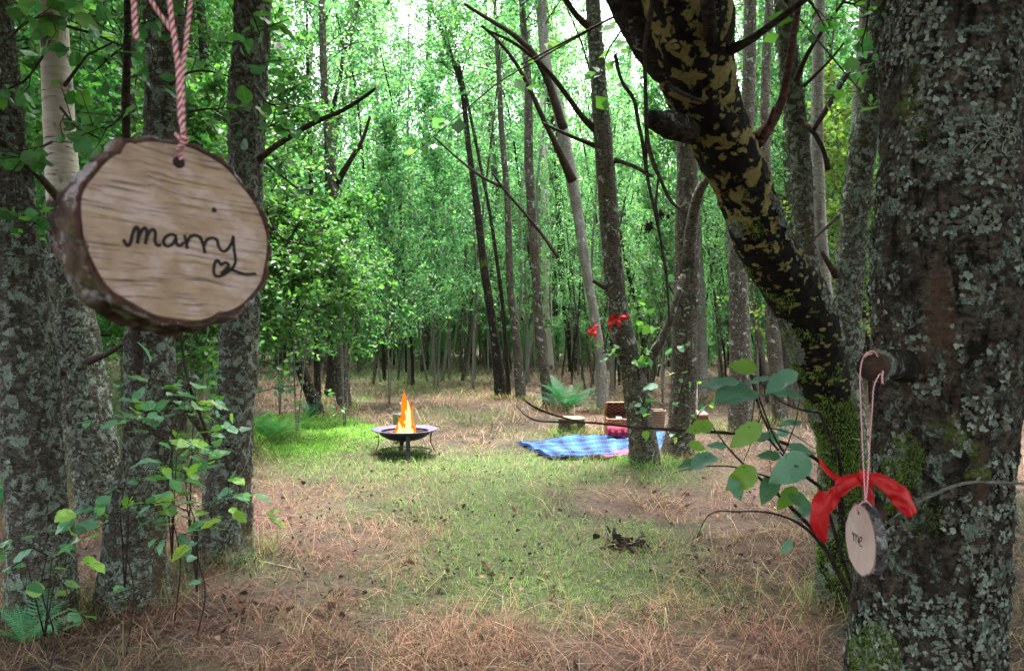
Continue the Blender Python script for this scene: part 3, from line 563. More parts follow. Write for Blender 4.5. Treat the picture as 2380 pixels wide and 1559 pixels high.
part(tb, 'stub_lichen', flakes(q, np.tile([0, -1., .2], (len(q), 1)), .007, pick(LICH, len(q), r_), r_), FLAKE, False, stuff=True)
# beard lichen curls
g = Geo()
for k in range(26):
    x0, y0 = 2265 + r_.random() * 75, 275 + r_.random() * 70; p = [(x0, y0)]; a = r_.uniform(0, 6.28)
    for j in range(6): a += r_.normal(0, .9); p.append((p[-1][0] + 8 * math.cos(a), p[-1][1] + 8 * math.sin(a)))
    tube(g, [P(u, v, 1.30 + .02 * r_.random()) for u, v in p], .0007, 4, col=(.33, .36, .28), n=14)
part(tb, 'beard_lichen', g, FLAKE)
branch(tb, [(2385, 1124, 6, 1.30), (2310, 1121, 8, 1.28), (2250, 1118, 8, 1.27), (2190, 1138, 8, 1.26), (2130, 1168, 7, 1.26), (2085, 1195, 5, 1.27), (2050, 1225, 4, 1.3)], BARKG, 'twig')

LT = [(1950, 1392, 122, 3.95), (1953, 1275, 112, 3.9), (1958, 1150, 106, 3.83), (1960, 1095, 104, 3.8), (1951, 1018, 110, 3.72), (1925, 916, 130, 3.6), (1888, 762, 146, 3.4), (1840, 660, 150, 3.27), (1792, 600, 150, 3.18), (1752, 508, 146, 3.08), (1727, 430, 148, 3.0), (1688, 352, 162, 2.9), (1652, 274, 166, 2.8), (1622, 195, 192, 2.7), (1606, 117, 226, 2.6), (1600, 40, 250, 2.5), (1598, -40, 250, 2.42), (1600, -160, 235, 2.35)]
LT = [(a, b_, w * .85, d) for a, b_, w, d in LT]
tl, sl = traced('leaning_tree', 'dark trunk leaning to the upper left, spotted with yellow crust lichen, mossy at its foot', LT, CRUST, sides=120, rows=260, rough=.10, rs=9, flare=1.25, top=7.5, crownk=(31, 3.3, 7.5, 50, 3.0, 8, 18, .115, 0), lich=0, moss=90000, mossz=1.2, disp=bark_relief(.012, .006))
q, nn = scatter_on(*sl, 40000, r_, lambda q: (fbm(q * 7, 4) > .12) & (q[:, 2] < 2.0) & (q[:, 1] > 2.7)); cr = (nn[:, 0] < -.55) | (nn[:, 0] > .6); q, nn = q[cr], nn[cr]
part(tl, 'lichen', flakes(q, nn, .013, pick(LICH, len(q), r_), r_), FLAKE, False, stuff=True)
branch(tl, [(1560, 150, 110, 2.62), (1505, 85, 92, 2.55), (1462, 20, 80, 2.5), (1440, -20, 74, 2.46)], BARKD, 'cut_limb', sides=24, n=22)
branch(tl, [(1600, 300, 70, 2.75), (1560, 292, 62, 2.66), (1530, 282, 50, 2.6), (1513, 275, 36, 2.56)], BARKD, 'knot', sides=20, n=18, rough=.3)
branch(tl, [(1680, 118, 44, 2.55), (1705, 114, 24, 2.5), (1735, 100, 19, 2.45), (1790, 60, 17, 2.4), (1865, 5, 15, 2.3), (1920, -40, 14, 2.25)], TWIG)
branch(tl, [(1755, 330, 46, 2.95), (1783, 305, 28, 2.92), (1808, 262, 22, 2.9), (1828, 200, 20, 2.85), (1838, 120, 17, 2.8), (1852, 40, 14, 2.75), (1866, -40, 12, 2.7)], TWIGR)
branch(tl, [(1770, 318, 20, 2.9), (1790, 285, 13, 2.85), (1800, 250, 10, 2.8)], TWIGR)
branch(tl, [(1642, -30, 34, 2.2), (1648, 40, 34, 2.25), (1652, 92, 30, 2.45)], BARKD, 'branch')
for tr in ([(1517, 0, 14, 2.35), (1508, 60, 13, 2.36), (1497, 103, 9, 2.38), (1500, 200, 9, 2.4), (1503, 328, 11, 2.45), (1520, 385, 10, 2.45), (1545, 440, 9, 2.4), (1563, 480, 8, 2.38), (1590, 494, 7, 2.36)],
           [(1503, 300, 8, 2.45), (1500, 400, 8, 2.5), (1518, 470, 7, 2.5), (1540, 580, 7, 2.5), (1552, 660, 6, 2.5), (1556, 760, 4, 2.5)], [(1430, 128, 8, 2.5), (1440, 180, 9, 2.5), (1456, 210, 9, 2.5), (1476, 226, 10, 2.5), (1480, 270, 8, 2.5), (1494, 330, 9, 2.5), (1502, 400, 8, 2.5)],
           [(1545, 190, 10, 2.4), (1580, 215, 10, 2.4), (1640, 240, 7, 2.45)], [(1430, 370, 9, 2.7), (1470, 385, 8, 2.6), (1515, 410, 8, 2.5)], [(1530, 415, 6, 2.45), (1524, 470, 5, 2.45), (1530, 520, 5, 2.45)]): branch(tl, tr, TWIG, 'twig', sides=6, rough=.3)
def cone(t, px, py, D, R):
    g = Geo(); c = P(px, py, D); R = R / F * D; n = 70; d = rand_dirs(n, r_); d[:, 2] *= 1.2; s = np.cross(d, rand_dirs(n, r_)); s /= np.linalg.norm(s, axis=1)[:, None]
    V = np.stack([c + s * R * .25, c - s * R * .25, c + d * R * 1.15], 1).reshape(-1, 3); g.add(V, None, np.arange(n * 3).reshape(-1, 3), (.02, .014, .01)); tube(g, [c - [0, 0, R * .6], c, c + [0, 0, R * .6]], [R * .4, R * .65, R * .3], 8, col=(.02, .014, .01)); part(t, 'seed_cone', g, FLAKE)
cone(tl, 1508, 527, 2.45, 13); cone(tl, 1537, 497, 2.43, 10); cone(tl, 1553, 503, 2.43, 6)

# ================================================================== middle-distance traced trees
def CK(seed, H0, L=1.6, nb=36, kind=1, top=10, ls=.062): return (seed, H0, top, nb, L, 7, 14, ls, kind)
MT = [
 ('alder_tree', 'forked trunk right of the picnic blanket with a red bow tied round it', [(1502, 1092, 74), (1497, 1040, 60), (1487, 967, 58), (1474, 864, 58), (1450, 790, 52), (1434, 718, 46), (1416, 513, 42), (1396, 256, 40), (1385, 120, 34), (1378, 0, 32)], BARK, None, (41, 5.4, 10, 26, 1.6, 7, 14, .075, 0), 2500),
 ('alder_tree', 'second thick trunk right of the blanket, mossy roots, side limb rising to the right', [(1571, 1070, 82), (1580, 1030, 64), (1590, 916, 58), (1590, 762, 58), (1598, 640, 62), (1596, 500, 50), (1597, 400, 46), (1596, 300, 44), (1590, 150, 40), (1585, 0, 38)], BARK, None, (42, 5.2, 10, 26, 1.6, 7, 14, .075, 0), 2500),
 ('alder_tree', 'thin trunk just behind the thick mossy-rooted one', [(1632, 930, 30), (1631, 840, 27), (1628, 700, 25), (1618, 560, 24), (1610, 400, 22), (1606, 200, 20), (1600, 0, 16)], BARKG, None, CK(43, 6.5), 0),
 ('alder_tree', 'grey trunk seen left of the leaning trunk, behind the leafy twigs', [(1722, 1008, 58), (1721, 900, 50), (1720, 770, 48), (1714, 600, 42), (1722, 420, 38), (1737, 290, 31), (1742, 130, 30), (1744, 0, 28)], BARK, None, CK(44, 6.0), 1200),
 ('alder_tree', 'slim trunk crossing the gap above the leaning trunk, left of the red branch', [(1815, 985, 34), (1800, 800, 30), (1785, 560, 26), (1777, 290, 22), (1781, 120, 20), (1788, 0, 18)], BARK, None, CK(45, 6.5), 0),
 ('alder_tree', 'lichened trunk behind the fork of the leaning tree', [(1935, 1180, 56), (1925, 1000, 50), (1905, 750, 46), (1870, 564, 44), (1865, 410, 45), (1846, 256, 52), (1832, 120, 44), (1820, 0, 42)], BARKN, None, (46, 4.8, 9.5, 26, 1.8, 7, 14, .08, 0), 2500),
 ('birch_tree', 'pale grey thin trunk between the leaning tree and the two close trunks', [(1950, 1050, 34), (1935, 850, 32), (1918, 700, 32), (1905, 513, 28), (1898, 300, 28), (1902, 150, 27), (1906, 0, 25)], BARKG, None, CK(47, 5.8), 0),
 ('alder_tree', 'knotty trunk immediately left of the massive one, blue grey lichen spots', [(1990, 1165, 66), (1975, 950, 60), (1966, 770, 58), (1972, 667, 62), (1985, 513, 62), (2003, 359, 62), (2030, 205, 48), (2041, 100, 46), (2046, 0, 46)], BARKN, None, (48, 4.8, 9.5, 26, 1.8, 7, 14, .08, 0), 3000),
 ('alder_tree', 'light grey trunk partly hidden behind the knotty one', [(1985, 1080, 36), (1980, 760, 32), (1986, 400, 28), (1998, 205, 27), (2008, 80, 26), (2012, 0, 25)], BARKG, None, CK(49, 5.6), 0),
 ('alder_tree', 'slender trunk left of the blanket trees with a small red bow', [(1402, 958, 30), (1400, 880, 24), (1394, 813, 22), (1379, 718, 21), (1360, 615, 24), (1346, 513, 22), (1328, 410, 30), (1298, 256, 25), (1268, 150, 22), (1256, 0, 24)], BARKG, None, CK(50, 6.8), 600),
 ('alder_tree', 'curved dark trunk standing behind the big fern', [(1278, 952, 30), (1268, 880, 26), (1252, 762, 23), (1248, 667, 20), (1236, 513, 21), (1229, 380, 21), (1228, 205, 18), (1217, 60, 15), (1212, 0, 14)], BARK, None, CK(51, 6.8), 600),
 ('alder_tree', 'thin trunk curving up to the left right of the fern', [(1332, 876, 20), (1331, 850, 18), (1319, 762, 15), (1305, 640, 15), (1299, 513, 14), (1292, 308, 13), (1268, 200, 10), (1240, 100, 9)], BARKD, None, CK(52, 8), 0),
 ('alder_tree', 'dark trunk at the left of the slim clump behind the fire', [(1165, 928, 28), (1157, 850, 24), (1148, 770, 21), (1124, 616, 19), (1107, 462, 16), (1091, 359, 13), (1075, 205, 11), (1040, 103, 10), (997, 0, 9)], BARKD, None, CK(53, 6.5), 0),
 ('alder_tree', 'straight slim trunk at the right of the clump behind the fire', [(1211, 932, 24), (1205, 850, 22), (1198, 770, 19), (1185, 667, 18), (1180, 462, 14), (1165, 300, 13), (1160, 180, 12), (1152, 51, 9)], BARK, None, CK(54, 6.8), 0),
 ('sapling', 'thin stem in the middle of the clump behind the fire', [(1183, 930, 12), (1178, 850, 10), (1168, 700, 9), (1140, 500, 8), (1100, 300, 7), (1060, 120, 6)], BARKD, None, None, 0),
 ('alder_tree', 'stout trunk behind the mossy mounds with a right-hand fork', [(801, 952, 36), (796, 900, 31), (790, 839, 28), (786, 700, 28), (778, 560, 26), (776, 462, 24), (768, 359, 22), (753, 205, 18), (750, 80, 16), (748, 0, 15)], BARK, None, CK(55, 5.5, 1.8), 900),
 ('alder_tree', 'dark trunk touching the left side of the stout forked one', [(767, 925, 30), (770, 880, 22), (773, 839, 21), (772, 700, 20), (764, 500, 17), (760, 300, 13), (752, 120, 10)], BARKD, None, None, 0),
 ('broken_tree', 'short leaning dark trunk with a snapped top left of the fire', [(738, 968, 34), (728, 930, 30), (703, 864, 26), (690, 832, 24), (675, 800, 21), (668, 788, 16)], BARKD, None, False, 500),
 ('alder_tree', 'thin upright trunk between the snapped trunk and the stout forked one', [(738, 936, 18), (737, 860, 15), (735, 770, 14), (730, 600, 12), (722, 400, 10), (716, 200, 8)], BARKD, None, CK(56, 6), 0),
 ('birch_tree', 'pale silvery trunk far behind the curved one, right of the fern', [(1274, 872, 26), (1272, 760, 25), (1270, 600, 23), (1266, 440, 20), (1262, 280, 16), (1260, 100, 12)], BIRCH, None, CK(57, 10, 2.0), 0),
 ('birch_tree', 'pale silvery trunk far back left of the slim clump', [(1128, 845, 13), (1128, 770, 12), (1124, 600, 11), (1120, 400, 9)], BIRCH, None, CK(58, 12, 2.0), 0),
]
trees = {}
for (nm, lab, tr, bm, D, ck, li) in MT:
    Dd = F * CAMZ / (tr[0][1] - HY)
    if ck is None: ck = (int(tr[0][0]), CAMZ + .3 * Dd, 8, 18, 1.2, 6, 12, .06, 1)
    t, s = traced(nm, lab, tr, bm, D=Dd, sides=40 if tr[0][1] > 1060 else 16, rows=100, rough=.14 if tr[0][1] > 1060 else .1, top=(None if ck is False else (9.0 if nm != 'sapling' else 6.5)), crownk=ck or None, lich=li, lsize=.016, moss=(6000 if tr[0][1] > 1060 else 0), mossz=.35, rs=5)
    trees[lab] = (t, s, Dd)
T = lambda k: [v for kk, v in trees.items() if k in kk][0]
tg, _, Dg = T('red bow tied round'); th, _, Dh = T('second thick trunk right')
branch(tg, [(1478, 880, 36, 7.75), (1501, 846, 26, 7.7), (1530, 805, 22, 7.6), (1553, 760, 19, 7.5), (1570, 700, 16, 7.5), (1588, 640, 15, 7.6)], BARK)
branch(tg, [(1468, 860, 24, 7.75), (1450, 838, 15, 7.7), (1430, 810, 12, 7.6), (1414, 788, 10, 7.55)], TWIG); branch(tg, [(1428, 560 + 110, 20, 7.7), (1405, 668, 13, 7.7), (1378, 652, 9, 7.7)], TWIG)
branch(th, [(1600, 610, 34, 8.2), (1607, 520, 28, 8.1), (1622, 450, 24, 8.0), (1640, 418, 20, 7.9), (1655, 405, 14, 7.9)], BARK)
te, _, De = T('knotty trunk immediately'); tc, _, Dc = T('lichened trunk behind the fork'); tk, _, Dk = T('slender trunk left of the blanket'); to, _, Do = T('stout trunk behind the mossy')
branch(te, [(2030, 135, 26, 6.2), (2000, 140, 16, 6.1), (1976, 160, 15, 6.0), (1945, 210, 14, 5.9), (1915, 265, 12, 5.8), (1890, 303, 11, 5.8)]); branch(tc, [(1868, 290, 18, 6.0), (1888, 303, 12, 5.9), (1905, 330, 11, 5.9), (1918, 360, 10, 5.9), (1925, 396, 14, 5.9)])
branch(tc, [(1850, 190, 16, 5.9), (1868, 140, 11, 5.8), (1904, 82, 9, 5.6), (1935, 40, 8, 5.5), (1970, -10, 6, 5.4)]); branch(tc, [(1868, 200, 10, 5.9), (1900, 170, 7, 5.9), (1930, 140, 6, 5.8), (1962, 100, 4, 5.7)])
branch(te, [(1945, 640, 22, 5.9), (1925, 610, 13, 5.8), (1910, 585, 8, 5.8)]); branch(te, [(1950, 500, 8, 5.9), (1920, 530, 7, 5.8), (1895, 552, 5, 5.7)])
branch(tk, [(1330, 420, 24, 13), (1295, 340, 15, 12.6), (1261, 275, 12, 12.2), (1220, 180, 10, 11.8), (1175, 110, 8, 11.4), (1120, 60, 6, 11)]); branch(tk, [(1310, 300, 22, 13), (1261, 149, 17, 12.5), (1205, 85, 13, 12.1), (1143, 50, 10, 11.8), (1080, 10, 7, 11.5)])
branch(tg, [(1396, 310, 22, 7.8), (1363, 287, 14, 7.7), (1320, 225, 12, 7.5), (1275, 165, 11, 7.3), (1200, 100, 8, 7.0), (1130, 70, 5, 6.8)]); branch(tg, [(1410, 350, 14, 7.8), (1360, 330, 10, 7.7), (1310, 310, 8, 7.6), (1260, 285, 6, 7.6)])
branch(tg, [(1388, 70, 26, 7.8), (1358, 56, 16, 7.7), (1330, 25, 14, 7.6), (1305, -20, 12, 7.5)]); branch(tg, [(1402, 380, 12, 7.8), (1440, 375, 9, 7.7), (1480, 390, 8, 7.5)])
branch(to, [(776, 440, 20, 13.8), (800, 395, 13, 13.5), (825, 355, 11, 13.4), (843, 328, 9, 13.3), (860, 270, 6, 13.2)]); branch(to, [(760, 300, 12, 13.8), (790, 190, 9, 13.5), (800, 100, 7, 13.4)])
branch(tk, [(1298, 600, 10, 13), (1260, 545, 8, 12.9), (1215, 490, 7, 12.7), (1170, 440, 6, 12.5), (1143, 400, 5, 12.4)]); branch(T('right of the clump')[0], [(1184, 440, 10, 15.4), (1130, 420, 7, 15.2), (1070, 375, 5, 15), (1010, 320, 4, 14.8)])

# ================================================================== the wood behind: individual trees in groups
r = np.random.default_rng(99); placed = [(KEEP[i][0], KEEP[i][1]) for i in range(len(KEEP))]
def free(x, y, d): return all((x - a) ** 2 + (y - b) ** 2 > d * d for a, b in placed)
def in_clearing(x, y, key=''):
    px = CX + x / max(y, .1) * F; py = HY + F * CAMZ / max(y, .1)
    lim = 868 if key == '' else 880 if key == 'bush' else (905 if 850 < px < 1350 else 935 if 1350 <= px < 1800 else 880)
    return (560 < px < 1800 and py > lim) or y < 7
def zone(x, y):
    px = CX + x / y * F
    side = 'left of the fire' if px < 700 else 'behind the fire bowl' if px < 1150 else 'behind the picnic blanket' if px < 1650 else 'on the right behind the leaning trunk'
    return side, ('far back' if y > 30 else 'in the middle distance')
def wood(n, keys, kind_name, adj, cat, ymin, ymax, d, sr, pxr=(-150, 2530), pw=1.1, edge=''):
    k = 0; tries = 0
    while k < n and tries < n * 40:
        tries += 1; u = r.random(); D = ymin * (ymax / ymin) ** u if pw == 1 else (ymin + (ymax - ymin) * u ** pw); px = r.uniform(*pxr); x = (px - CX) / F * D
        if in_clearing(x, D, edge) or not free(x, D, d): continue
        placed.append((x, D)); a, bk = zone(x, D); key = keys[r.integers(0, len(keys))]; s = r.uniform(*sr)
        plant(key, kind_name, '%s %s %s' % (adj[keys.index(key) % len(adj)], bk, a), cat, x, D, s, r.uniform(-.5, .5) if key[0] == 'pole' else r.uniform(0, 6.28), '%ss %s %s' % (cat, bk, a)); k += 1
wood(60, [('bush', 0), ('bush', 1)], 'leafy_bush', ['knee high leafy bush', 'knee high pale bush'], 'bush', 22.5, 29, .4, (.32, .6), pxr=(560, 1850), pw=1.0, edge='bush')
wood(34, [('bush', 1), ('bush', 2)], 'leafy_bush', ['low leafy undergrowth bush', 'low pale undergrowth bush'], 'bush', 25.5, 34, .5, (.35, .7), pxr=(560, 1900), pw=1.0)
wood(60, [('bush', 1), ('bush', 2)], 'leafy_bush', ['tall pale green hazel bush', 'loose bright green bush'], 'bush', 23.5, 36, .8, (.9, 1.5), pxr=(520, 2050), pw=1.0)
wood(62, [('tall', i) for i in range(4)], 'alder_tree', ['tall leafy slim-trunked tree', 'tall leafy grey-trunked tree', 'tall leafy dark-trunked tree', 'tall leafy tree'], 'tree', 13, 33, 1.3, (.85, 1.25))
wood(9, [('tall', 0), ('tall', 1)], 'alder_tree', ['lofty leafy tree closing the top centre', 'lofty pale tree closing the top centre'], 'tree', 17.5, 30, 1.2, (1.2, 1.5), pxr=(660, 1420), pw=1.0)
wood(125, [('stem', i) for i in range(4)], 'sapling', ['pale bare sapling', 'crooked thin sapling', 'slim grey sapling', 'dark crooked sapling'], 'sapling', 12.5, 29, .35, (.6, 1.1), pxr=(830, 1800), pw=1.0, edge='stem')
wood(100, [('stem', i) for i in range(4)], 'sapling', ['pale thin leafy sapling', 'slanting thin leafy sapling', 'upright pale leafy sapling', 'dark slanting leafy sapling'], 'sapling', 13.5, 34, .4, (.8, 1.3), pxr=(500, 2100), pw=1.0)
wood(16, [('pole', 0), ('pole', 2)], 'sapling', ['dark leaning pole sapling close behind the clearing', 'thin slanting pole sapling close behind the clearing'], 'sapling', 12.5, 22, .45, (.9, 1.5), pxr=(700, 1650), pw=1.0)
wood(9, [('tall', 0), ('tall', 1)], 'alder_tree', ['lofty full crowned tree', 'lofty pale trunked tree'], 'tree', 20, 34, 1.5, (1.25, 1.6), pxr=(650, 2100), pw=1.0)
wood(45, [('pole', i) for i in range(4)], 'sapling', ['leaning leafy sapling pole', 'thin leaning sapling', 'slender slanting sapling', 'slim dark sapling'], 'sapling', 12, 40, .7, (.8, 1.4), pw=1.0)
wood(60, [('bush', i) for i in range(3)], 'leafy_bush', ['leafy green hazel bush', 'pale green leafy bush', 'loose leafy bush'], 'bush', 14, 42, .8, (.7, 1.2), pw=1.3)
wood(14, [('yellow', 0), ('yellow', 1)], 'alder_tree', ['yellowish leafed tree', 'yellow green leafed tree'], 'tree', 22, 36, 2, (.9, 1.3), pxr=(1500, 2500))
wood(14, [('tall', 0), ('tall', 3)], 'alder_tree', ['leafy tree in the gaps between near trunks', 'bushy tree in the gaps between near trunks'], 'tree', 8.5, 14, 1.2, (.8, 1.0), pxr=(-200, 700))
wood(10, [('bush', 0), ('bush', 1)], 'leafy_bush', ['leafy bush in the gaps between near trunks', 'low bush in the gaps between near trunks'], 'bush', 9, 14, 1.0, (.8, 1.2), pxr=(-100, 620))
for i, (px, D, s) in enumerate([(640, 24, 1.25), (705, 29, 1.45), (760, 22.5, 1.15), (830, 31, 1.5), (885, 26, 1.35), (935, 34, 1.5), (985, 24, 1.2), (1040, 29, 1.4), (1090, 34, 1.55), (1140, 25.5, 1.3), (1225, 30, 1.4), (1345, 27, 1.35), (1460, 31, 1.5), (560, 27, 1.4)]):
    plant(('tall', i % 3), 'alder_tree', 'high crowned tree standing deep in the wood behind the clearing', 'tree', (px - CX) / F * D, D, s, i * 1.1, 'high crowned trees deep in the wood')
# unseen trees added round the viewpoint so their crowns shade the near ground
for i, (x, y, s) in enumerate([(-2.5, -1.5, 1.0), (2.2, -2.2, 1.0), (-5, .8, 1.0), (5, .3, 1.0), (0, -4.5, 1.1), (4.4, 3.6, .95), (-5.4, 4.6, .95), (-4, -4, 1.1), (4.5, -4.5, 1.1), (-1.2, -3.2, 1.1), (2.0, 1.2, 1.15), (-3.2, 1.6, 1.1), (-7, -2, 1.2), (7, -2, 1.2), (3.2, -6.5, 1.2), (-2.5, -7, 1.2)]):
    plant(('tall', i % 4), 'alder_tree', 'leafy tree added round the viewpoint outside the frame for shade', 'tree', x, y, s, i * 1.3, 'shade trees added round the viewpoint')

for i, (x, y, s) in enumerate([(-4.4, 2.2, 1.0), (4.1, 2.0, 1.0), (.3, -1.6, 1.0), (4.9, 5.2, 1.0), (-5.0, 5.6, 1.0), (-2.6, .2, .95), (2.4, -.4, .95), (4.0, 3.7, .95), (-4.1, 3.6, .95), (-.9, -3.0, 1.05), (1.3, -1.0, 1.0)]):  # more unseen trees, wide crowned, added to darken the foreground
    plant(('broad', i % 2), 'alder_tree', 'wide crowned tree added round the viewpoint outside the frame for shade', 'tree', x, y, s, i * 1.7, 'wide crowned shade trees added round the viewpoint')
# far wood on the rising slope
g = Geo(); rr = np.random.default_rng(3); n = 110000; y = 41 + 45 * rr.random(n) ** 1.5; x = (rr.random(n) * 2 - 1) * (y * .8 + 5); hh = 13 + 5 * n2(x, y, .12, 3)
c = np.stack([x, y, gz(x, y) + rr.random(n) ** .95 * hh], 1); cl = leafcols(n, rr, 1); q = (x > 10) & (rr.random(n) < .7); cl[q] = leafcols(q.sum(), rr, 2)
leaves(g, c, rr.uniform(.22, .6, n), cl, rr, 0, False); k = 500; 
for i in range(k): a, b_ = rr.uniform(44, 90), 0; xx = (rr.random() * 2 - 1) * a * .8; z0 = float(gz(xx, a)); tube(g, [[xx, a, z0 - .3], [xx + rr.normal(0, .3), a, z0 + 5], [xx + rr.normal(0, .8), a, z0 + 10]], [.14, .1, .04], 5, m=1, cap=False)
single('distant_wood', g, [LEAF, BARKG], (0, 0, 0), 'far wooded slope closing the view behind the trees', 'wood', kind='stuff', smooth=False)

# ================================================================== leafy bushes, sprays, ferns
def bush_at(label, px, D, H, L, seed, nb=40, ls=.06, kind=0, H0=.3, nlf=14, hexa=True, up=(20, 70), lean=0):
    x = (px - CX) / F * D; loc = (x, D, float(gz(x, D))); t = thing('leafy_bush', label, 'bush', loc); g = Geo(); r = np.random.default_rng(seed)
    for k in range(3): a = k * 2.3; tube(g, [[x, D, loc[2] - .1], [x + .12 * math.cos(a), D + .12 * math.sin(a), loc[2] + H * .4], [x + .3 * math.cos(a) + lean, D + .3 * math.sin(a), loc[2] + H * .9]], [.013, .010, .004], 6, n=16, rough=.2, rs=20)
    part(t, 'stem', g, BARKG); ax = lambda h: np.array([x + lean * (h / H) ** 2, D, loc[2] + h]); part(t, 'crown', crown_geo(seed, H0, H, nb, L, 7, nlf, ls, kind, hexa, ax, up, rr=.008), [LEAF, TWIG], False); return t
bush_at('big leafy hazel bush left of the fire, in front of the snapped trunk', 690, 9.4, 2.9, 1.25, 61, 60, .066, 0, 1.15, up=(-5, 50))
bush_at('leafy bush between the fourth trunk and the stout forked trunk', 800, 11.5, 3.4, 1.2, 62, 60, .06, 0, 1.2, up=(0, 60))
bush_at('high leafy bush showing just right of the round writing slice', 650, 12.6, 6.4, 1.6, 63, 70, .07, 0, 2.2, up=(0, 60))
bush_at('tall leafy bush above the fire, behind the mossy mounds', 905, 14.5, 5.5, 1.5, 64, 80, .062, 1, 1.0)
bush_at('leafy bush close behind the birch on the left', 140, 7.2, 3.6, 1.5, 65, 60, .07, 0, .6)
bush_at('leafy bush filling the gap between the third and fourth trunks', 455, 7.6, 3.8, 1.4, 66, 60, .07, 0, .9)
bush_at('low leafy sapling bush at the far left edge', -30, 6.2, 3.2, 1.2, 67, 40, .075, 0, .9)
bush_at('tall leafy bush rising behind the slim clump', 1010, 18, 7.5, 1.9, 68, 90, .07, 1, 1.2)
bush_at('tall leafy bush behind the blanket trees', 1540, 14.5, 6.5, 1.6, 69, 80, .065, 1, .9)
bush_at('leafy bush behind the knotty trunk', 1935, 12, 5.2, 1.5, 70, 60, .065, 2, .8)
bush_at('leafy bush seen past the right edge of the massive trunk', 2400, 6.5, 4.2, 1.1, 71, 50, .07, 2, 1.2)

G1 = [[.06, .19, .05], [.08, .23, .05], [.05, .15, .05], [.13, .30, .05], [.07, .2, .08]]
for i, (tr, lp, nl) in enumerate([
    ([(20, 90, 3.0), (60, 50, 2.9), (120, 30, 2.85), (190, 60, 2.8)], 52, 16), ([(100, 130, 3.4), (60, 190, 3.3), (10, 210, 3.2), (-20, 240, 3.1)], 44, 16), ([(140, 250, 3.8), (180, 300, 3.6), (230, 320, 3.5)], 44, 14),
    ([(120, 330, 3.4), (60, 360, 3.2), (20, 410, 3.1)], 46, 16), ([(60, 470, 3.3), (100, 500, 3.2), (40, 560, 3.2)], 40, 14), ([(150, 30, 3.4), (210, 45, 3.3), (270, 80, 3.2)], 40, 14)]):
    spray(t1, tr, lp, nl, 500 + i, pal=G1)
for i, (tr, lp, nl) in enumerate([
    ([(300, 180, 3.1), (340, 170, 3.0), (385, 150, 2.9)], 48, 14), ([(300, 60, 3.0), (350, 50, 2.9), (400, 20, 2.9)], 42, 14), ([(294, 260, 3.2), (250, 300, 3.1), (200, 290, 3.1)], 42, 14), ([(390, 200, 3.2), (450, 160, 3.1), (510, 170, 3.1), (560, 190, 3.0)], 36, 10),
    ([(300, 100, 3.2), (260, 130, 3.1), (215, 170, 3.1)], 40, 12), ([(440, 260, 3.2), (500, 250, 3.2), (540, 300, 3.1)], 32, 10)]):
    spray(t3, tr, lp, nl, 520 + i, pal=G1)
for i, (tr, lp, nl) in enumerate([
    ([(560, 10, 3.2), (590, 40, 3.1), (610, 100, 3.1)], 44, 12), ([(590, 200, 3.3), (620, 240, 3.2), (650, 250, 3.2)], 46, 14), ([(545, 60, 3.6), (570, 130, 3.5), (600, 160, 3.5)], 40, 9), ([(600, 300, 3.6), (640, 290, 3.5), (680, 310, 3.5)], 36, 10), ([(620, 380, 4.4), (680, 430, 4.3), (740, 470, 4.2)], 24, 18), ([(600, 500, 4.4), (660, 560, 4.3), (720, 570, 4.2)], 24, 20)]):
    spray(t4, tr, lp, nl, 540 + i, pal=G1)
for i, (tr, lp, nl) in enumerate([([(1490, 900, 7.7), (1480, 850, 7.5), (1500, 800, 7.4), (1520, 740, 7.4)], 26, 22), ([(1500, 1000, 7.7), (1490, 960, 7.4), (1500, 920, 7.3)], 22, 12), ([(1455, 830, 7.6), (1425, 815, 7.4), (1400, 820, 7.4)], 20, 10)]):
    spray(tg, tr, lp, nl, 560 + i, pal=NEARP + [[.2, .4, .04]] * 2)
for i, (tr, lp, nl) in enumerate([([(1570, 960, 8.1), (1590, 880, 7.9), (1600, 820, 7.9)], 22, 12), ([(1560, 1030, 8.1), (1600, 1010, 7.9), (1620, 960, 7.9)], 20, 10), ([(1590, 720, 8.1), (1570, 690, 7.9), (1550, 660, 7.9)], 20, 8)]): spray(th, tr, lp, nl, 570 + i)
for i, (tr, lp, nl) in enumerate([([(2020, 0, 4), (2015, 60, 4), (2000, 110, 4)], 26, 12), ([(1880, 0, 4), (1900, 30, 4), (1915, 60, 4)], 26, 12), ([(1960, 5, 4), (1985, 10, 4), (2000, 0, 4)], 24, 8)]): spray(te, tr, lp, nl, 580 + i, pal=G1)

# seedlings round the third trunk
SEED = [[.14, .34, .18], [.12, .30, .18], [.18, .38, .13], [.28, .48, .06], [.10, .25, .14]]
def seedling(label, trs, lp, seed, D0, px, nl=10, pal=SEED):
    x = (px - CX) / F * D0; loc = (x, D0, float(gz(x, D0))); t = thing('alder_seedling', label, 'seedling', loc)
    g = Geo(); p0 = np.array(loc); tops = [P(*tr[0]) for tr in trs]; top = tops[0]; tube(g, [p0 - [0, 0, .05], p0 * .6 + top * .4 + [.05, 0, 0], p0 * .25 + top * .75 - [.03, 0, 0], top], [.004, .0035, .003, .002], 6, n=20)
    for q in tops[1:]: tube(g, [p0 * .6 + top * .4, q], [.004, .002], 5)
    part(t, 'stem', g, TWIG)
    for i, tr in enumerate(trs): spray(t, tr, lp, nl, seed + i, pal=pal, up=1.4, wf=.33, rad0=.0018)
seedling('young leafy shoot left of the third trunk foot, horizontal leaf tiers', [([210, 1170, 3.3]), ] and [[(290, 1120, 3.2), (250, 1150, 3.15), (200, 1180, 3.1)], [(300, 1160, 3.2), (330, 1110, 3.1), (350, 1080, 3.1)], [(280, 1190, 3.2), (230, 1200, 3.15), (190, 1230, 3.1)], [(300, 1220, 3.2), (350, 1170, 3.1), (400, 1165, 3.1)]], 46, 600, 3.35, 290)
